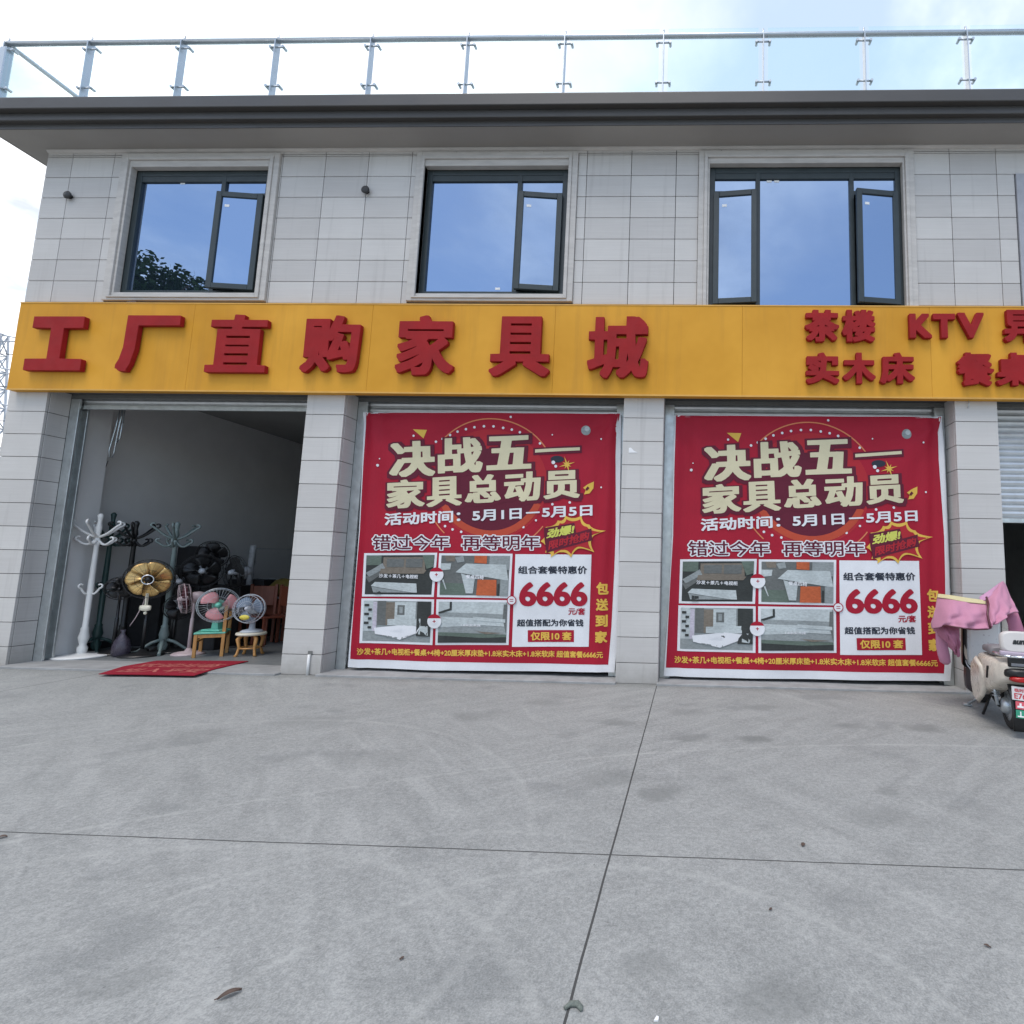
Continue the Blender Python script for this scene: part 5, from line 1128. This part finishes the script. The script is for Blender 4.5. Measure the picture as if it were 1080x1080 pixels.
cloth('top_fold', [[(1033, 630, -.40), (1042, 624, -.38), (1055, 614.5, -.34)], [(1034, 635, -.47), (1042, 631, -.47), (1056, 617, -.39)]], m_cloth('lilac_pink_cloth', (0.55, 0.30, 0.46)), fold=.004, seed=3, th=.01)
cloth('left_sleeve', [[(984, 664, -.30), (994, 661, -.45), (1003, 661, -.5), (1012, 662, -.5)], [(989, 669, -.36), (997, 668, -.52), (1005, 670, -.56), (1012, 672, -.55)], [(992, 672, -.42), (1001, 677, -.52), (1007, 681, -.55), (1011.5, 683, -.52)], [(1000, 678, -.44), (1004, 685, -.5), (1008, 690, -.5), (1010.5, 693, -.48)]], PINKD, seed=1.4)
def lobe(name, path, rad, mt, flat=0.55):
    m_ = MB(); pts = [at(p[0], p[1], p[2]-COVY) for p in path]; secs_ = []
    for p, r_ in zip(pts, rad): secs_.append([(p.x+r_*math.cos(2*PI*k/14)*(1+.06*math.sin(3*k)), p.y+r_*flat*math.sin(2*PI*k/14), p.z) for k in range(14)])
    m_.loft(secs_); o = m_.build(name, mt, cov); o.location = (-3.3, 0.4, -0.6); return o
lobe('hanging_cuff', [(992, 666, -.36), (992.5, 673, -.36), (993.5, 682, -.36), (995.5, 691, -.36), (997, 698, -.36), (998, 701, -.36)], [.05, .055, .06, .062, .055, .02], PINK)
lobe('right_sleeve', [(1066, 646, -.35), (1068, 656, -.36), (1071, 668, -.37), (1074, 682, -.38), (1075, 692, -.38)], [.07, .085, .095, .10, .08], PINKD)
bnd = MB(); bnd.tube([at(1040.5, 630, -.49-COVY), at(1042.5, 637, -.60-COVY), at(1041.5, 648, -.66-COVY), at(1043.5, 658, -.70-COVY), at(1045, 663, -.71-COVY)], .012, 8); o = bnd.build('binding', M['maroon'], cov); o.location = (-3.3, .4, -.6)
bt2 = MB(); bt2.tube([at(985, 663, -.44-COVY), at(990, 661, -.52-COVY), at(998, 659.7, -.64-COVY), at(1012, 662, -.71-COVY), at(1028, 664, -.71-COVY), at(1042, 663.5, -.68-COVY)], .008, 6); o = bt2.build('hem_piping', M['maroon'], cov); o.location = (-3.3, .4, -.6)

# ------------------------------------------------------------------ litter on the yard
def leaf(u, v, ln, wd, rz, lab):
    p = onfloor(u, v); m_ = MB(); rows_ = []
    for i in range(9):
        t_ = i/8; hw = wd*math.sin(PI*min(1, t_*0.97+0.015))**0.8*(1-.35*t_)
        rows_.append([(ln*(t_-.5), s_*hw, 0.004+ln*(0.10*abs(s_)+0.10*math.sin(t_*3))) for s_ in (-1, -.5, 0, .5, 1)])
    m_.grid(rows_); m_.tube([(-ln*.5, 0, .008), (-ln*.62, .002, .007)], .0012, 5)
    o = m_.build('fallen_leaf', M['leaf']); solidify(o, .0015); o.location = p; o.rotation_euler = (0, 0, rz); tag(o, lab, 'leaf', 'litter on the yard')
leaf(242, 1051, .060, .013, .75, 'brown curled leaf on the concrete, lower left of the yard')
leaf(847, 892, .035, .012, 1.3, 'tiny dark leaf by the cross joint, right of the long joint')
leaf(1041, 999, .022, .007, 2.4, 'tiny dark leaf on the concrete at the lower right')
leaf(424, 1012, .016, .006, 1.2, 'tiny black leaf on the concrete between the brown leaf and the long joint')
leaf(2, 884, .04, .012, .3, 'small dark leaf on the cross joint at the far left edge')
leaf(813, 960, .018, .006, .9, 'speck of dark leaf below the cross joint, right of the long joint')
cl_ = MB(); p = onfloor(605, 1064)
cl_.tube([(-.045, -.012, .010), (-.02, .012, .014), (.015, .014, .015), (.04, -.008, .012), (.043, -.02, .008)], [.009, .014, .015, .013, .007], 9)
o = cl_.build('mud_clod', M['mud']); o.location = p; o.scale = (.62, .62, .6); tag(o, 'curved grey lump of dried mud lying on the long joint', 'mud clod')
pc = MB(); p = onfloor(692, 1076); pc.prism([(-.007, -.007), (.007, -.006), (.008, .007), (.001, .010)], 'z', .001, .006); o = pc.build('paper_chip', M['paper']); o.location = p; tag(o, 'small white chip lying right of the mud clod', 'paper chip')

# ------------------------------------------------------------------ mast beyond the left corner
mast = thing('lattice_mast', 'grey lattice power mast far off behind the left corner of the shop', 'mast', (-66.5, 40, 0))
b = MB(); H = 22.3; random.seed(2)
def mp(s, t, z): w_ = 1.5*(1-z/H*0.75); return (s*w_, t*w_, z)
for s_ in (-1, 1):
    for t_ in (-1, 1): b.tube([mp(s_, t_, 0), mp(s_, t_, H)], .09, 5)
zs2 = [0, 3, 6, 8.7, 11, 13.2, 15.2, 17, 18.7, 20.3, H]
for z0, z1 in zip(zs2, zs2[1:]):
    for (a, c) in (((-1, -1), (1, -1)), ((1, -1), (1, 1)), ((1, 1), (-1, 1)), ((-1, 1), (-1, -1))):
        b.tube([mp(*a, z0), mp(*c, z1)], .05, 4); b.tube([mp(*c, z0), mp(*a, z1)], .05, 4); b.tube([mp(*a, z1), mp(*c, z1)], .05, 4)
b.build('lattice', M['lightgrey'], mast)
for z in (21.6, 18.4, 15.0):
    c = MB(); c.tube([(-3.6, 0, z), (0, 0, z+.7), (3.6, 0, z)], .07, 5); c.tube([(-3.6, 0, z), (3.6, 0, z)], .07, 5)
    for x in (-3.4, -2.0, 2.0, 3.4): c.tube([(x, 0, z), (x, 0, z-1.0)], .10, 6)
    c.build('cross_arm', M['lightgrey'], mast)
for z, lab in ((20.4, 'topmost dark cable strung from the mast towards the shop'), (17.2, 'second dark cable from the top of the mast'), (13.9, 'lowest dark cable strung from the mast')):
    c = MB(); c.tube([(-200, 43, z+1), (-66.5, 40, z), (-40, 41, z-1.3), (-5, 43, z-1.4), (60, 46, z)], .045, 5)
    tag(c.build('power_cable', M['skirt']), lab, 'cable', 'cables on the mast')

# ------------------------------------------------------------------ trees across the road, mirrored in the left window
BARK = mat('bark', (0.09, 0.065, 0.045), 0.9, var=0.3, scale=8, bump=0.5)
def m_leaf():
    m, t, out = new_mat('tree_leaf'); rnd = t.add('NewGeometry').outputs['Random Per Island']
    c = t.ramp(rnd, [(0, (0.028, 0.06, 0.018)), (0.6, (0.05, 0.10, 0.028)), (1, (0.09, 0.14, 0.04))])
    p = t.add('BsdfPrincipled', {'Base Color': c, 'Roughness': 0.55}); t.l.new(p.outputs[0], out.inputs[0]); return m
LEAFM = m_leaf()
def tree(x, y, h, rad, seed, lab):
    rng = random.Random(seed); t = thing('broadleaf_tree', lab, 'tree', (x, y, 0), 0, 'trees across the yard')
    b = MB(); b.tube([(0, 0, 0), (.1, .05, h*.25), (0, .1, h*.5), (.15, 0, h*.8)], [.34, .28, .2, .08], 10); limbs = []
    for k in range(9):
        a = k*2.4; z = h*(.35+.05*k); e = Vector((rad*.75*math.cos(a), rad*.75*math.sin(a), z+h*.12)); b.tube([(0, 0, z), tuple(e*.5+Vector((0, 0, z*.5+.2))), tuple(e)], [.13, .08, .03], 6); limbs.append(e)
    b.build('trunk', BARK, t)
    cr_ = MB(); cl2 = []
    for k in range(120):
        a = rng.uniform(0, 2*PI); u = rng.uniform(-.8, 1); q = rad*math.sqrt(max(.05, 1-u*u))*rng.uniform(.55, 1.0); cl2.append((Vector((q*math.cos(a), q*math.sin(a), h*.66+u*h*.30)), rng.uniform(.5, 1.05)*rad*.28))
    for c_, r_ in cl2:
        for _ in range(230):
            d = Vector((rng.gauss(0, 1), rng.gauss(0, 1), rng.gauss(0, .8))).normalized()*r_*rng.uniform(.5, 1.05); p = c_+d
            ax = Vector((rng.gauss(0, 1), rng.gauss(0, 1), rng.gauss(0, 1))).normalized(); bx_ = ax.orthogonal().normalized(); s_ = rng.uniform(.08, .15)
            cr_.ngon([p+ax*s_, p+bx_*s_*.5, p-ax*s_, p-bx_*s_*.5])
    cr_.build('crown', LEAFM, t, recalc=False)
tree(-23.9, -14.3, 14.2, 4.8, 1, 'tall broadleaf tree across the yard, mirrored in the left window')
tree(-31.0, -17.5, 16.5, 5.2, 2, 'larger broadleaf tree standing beyond the mirrored tree')
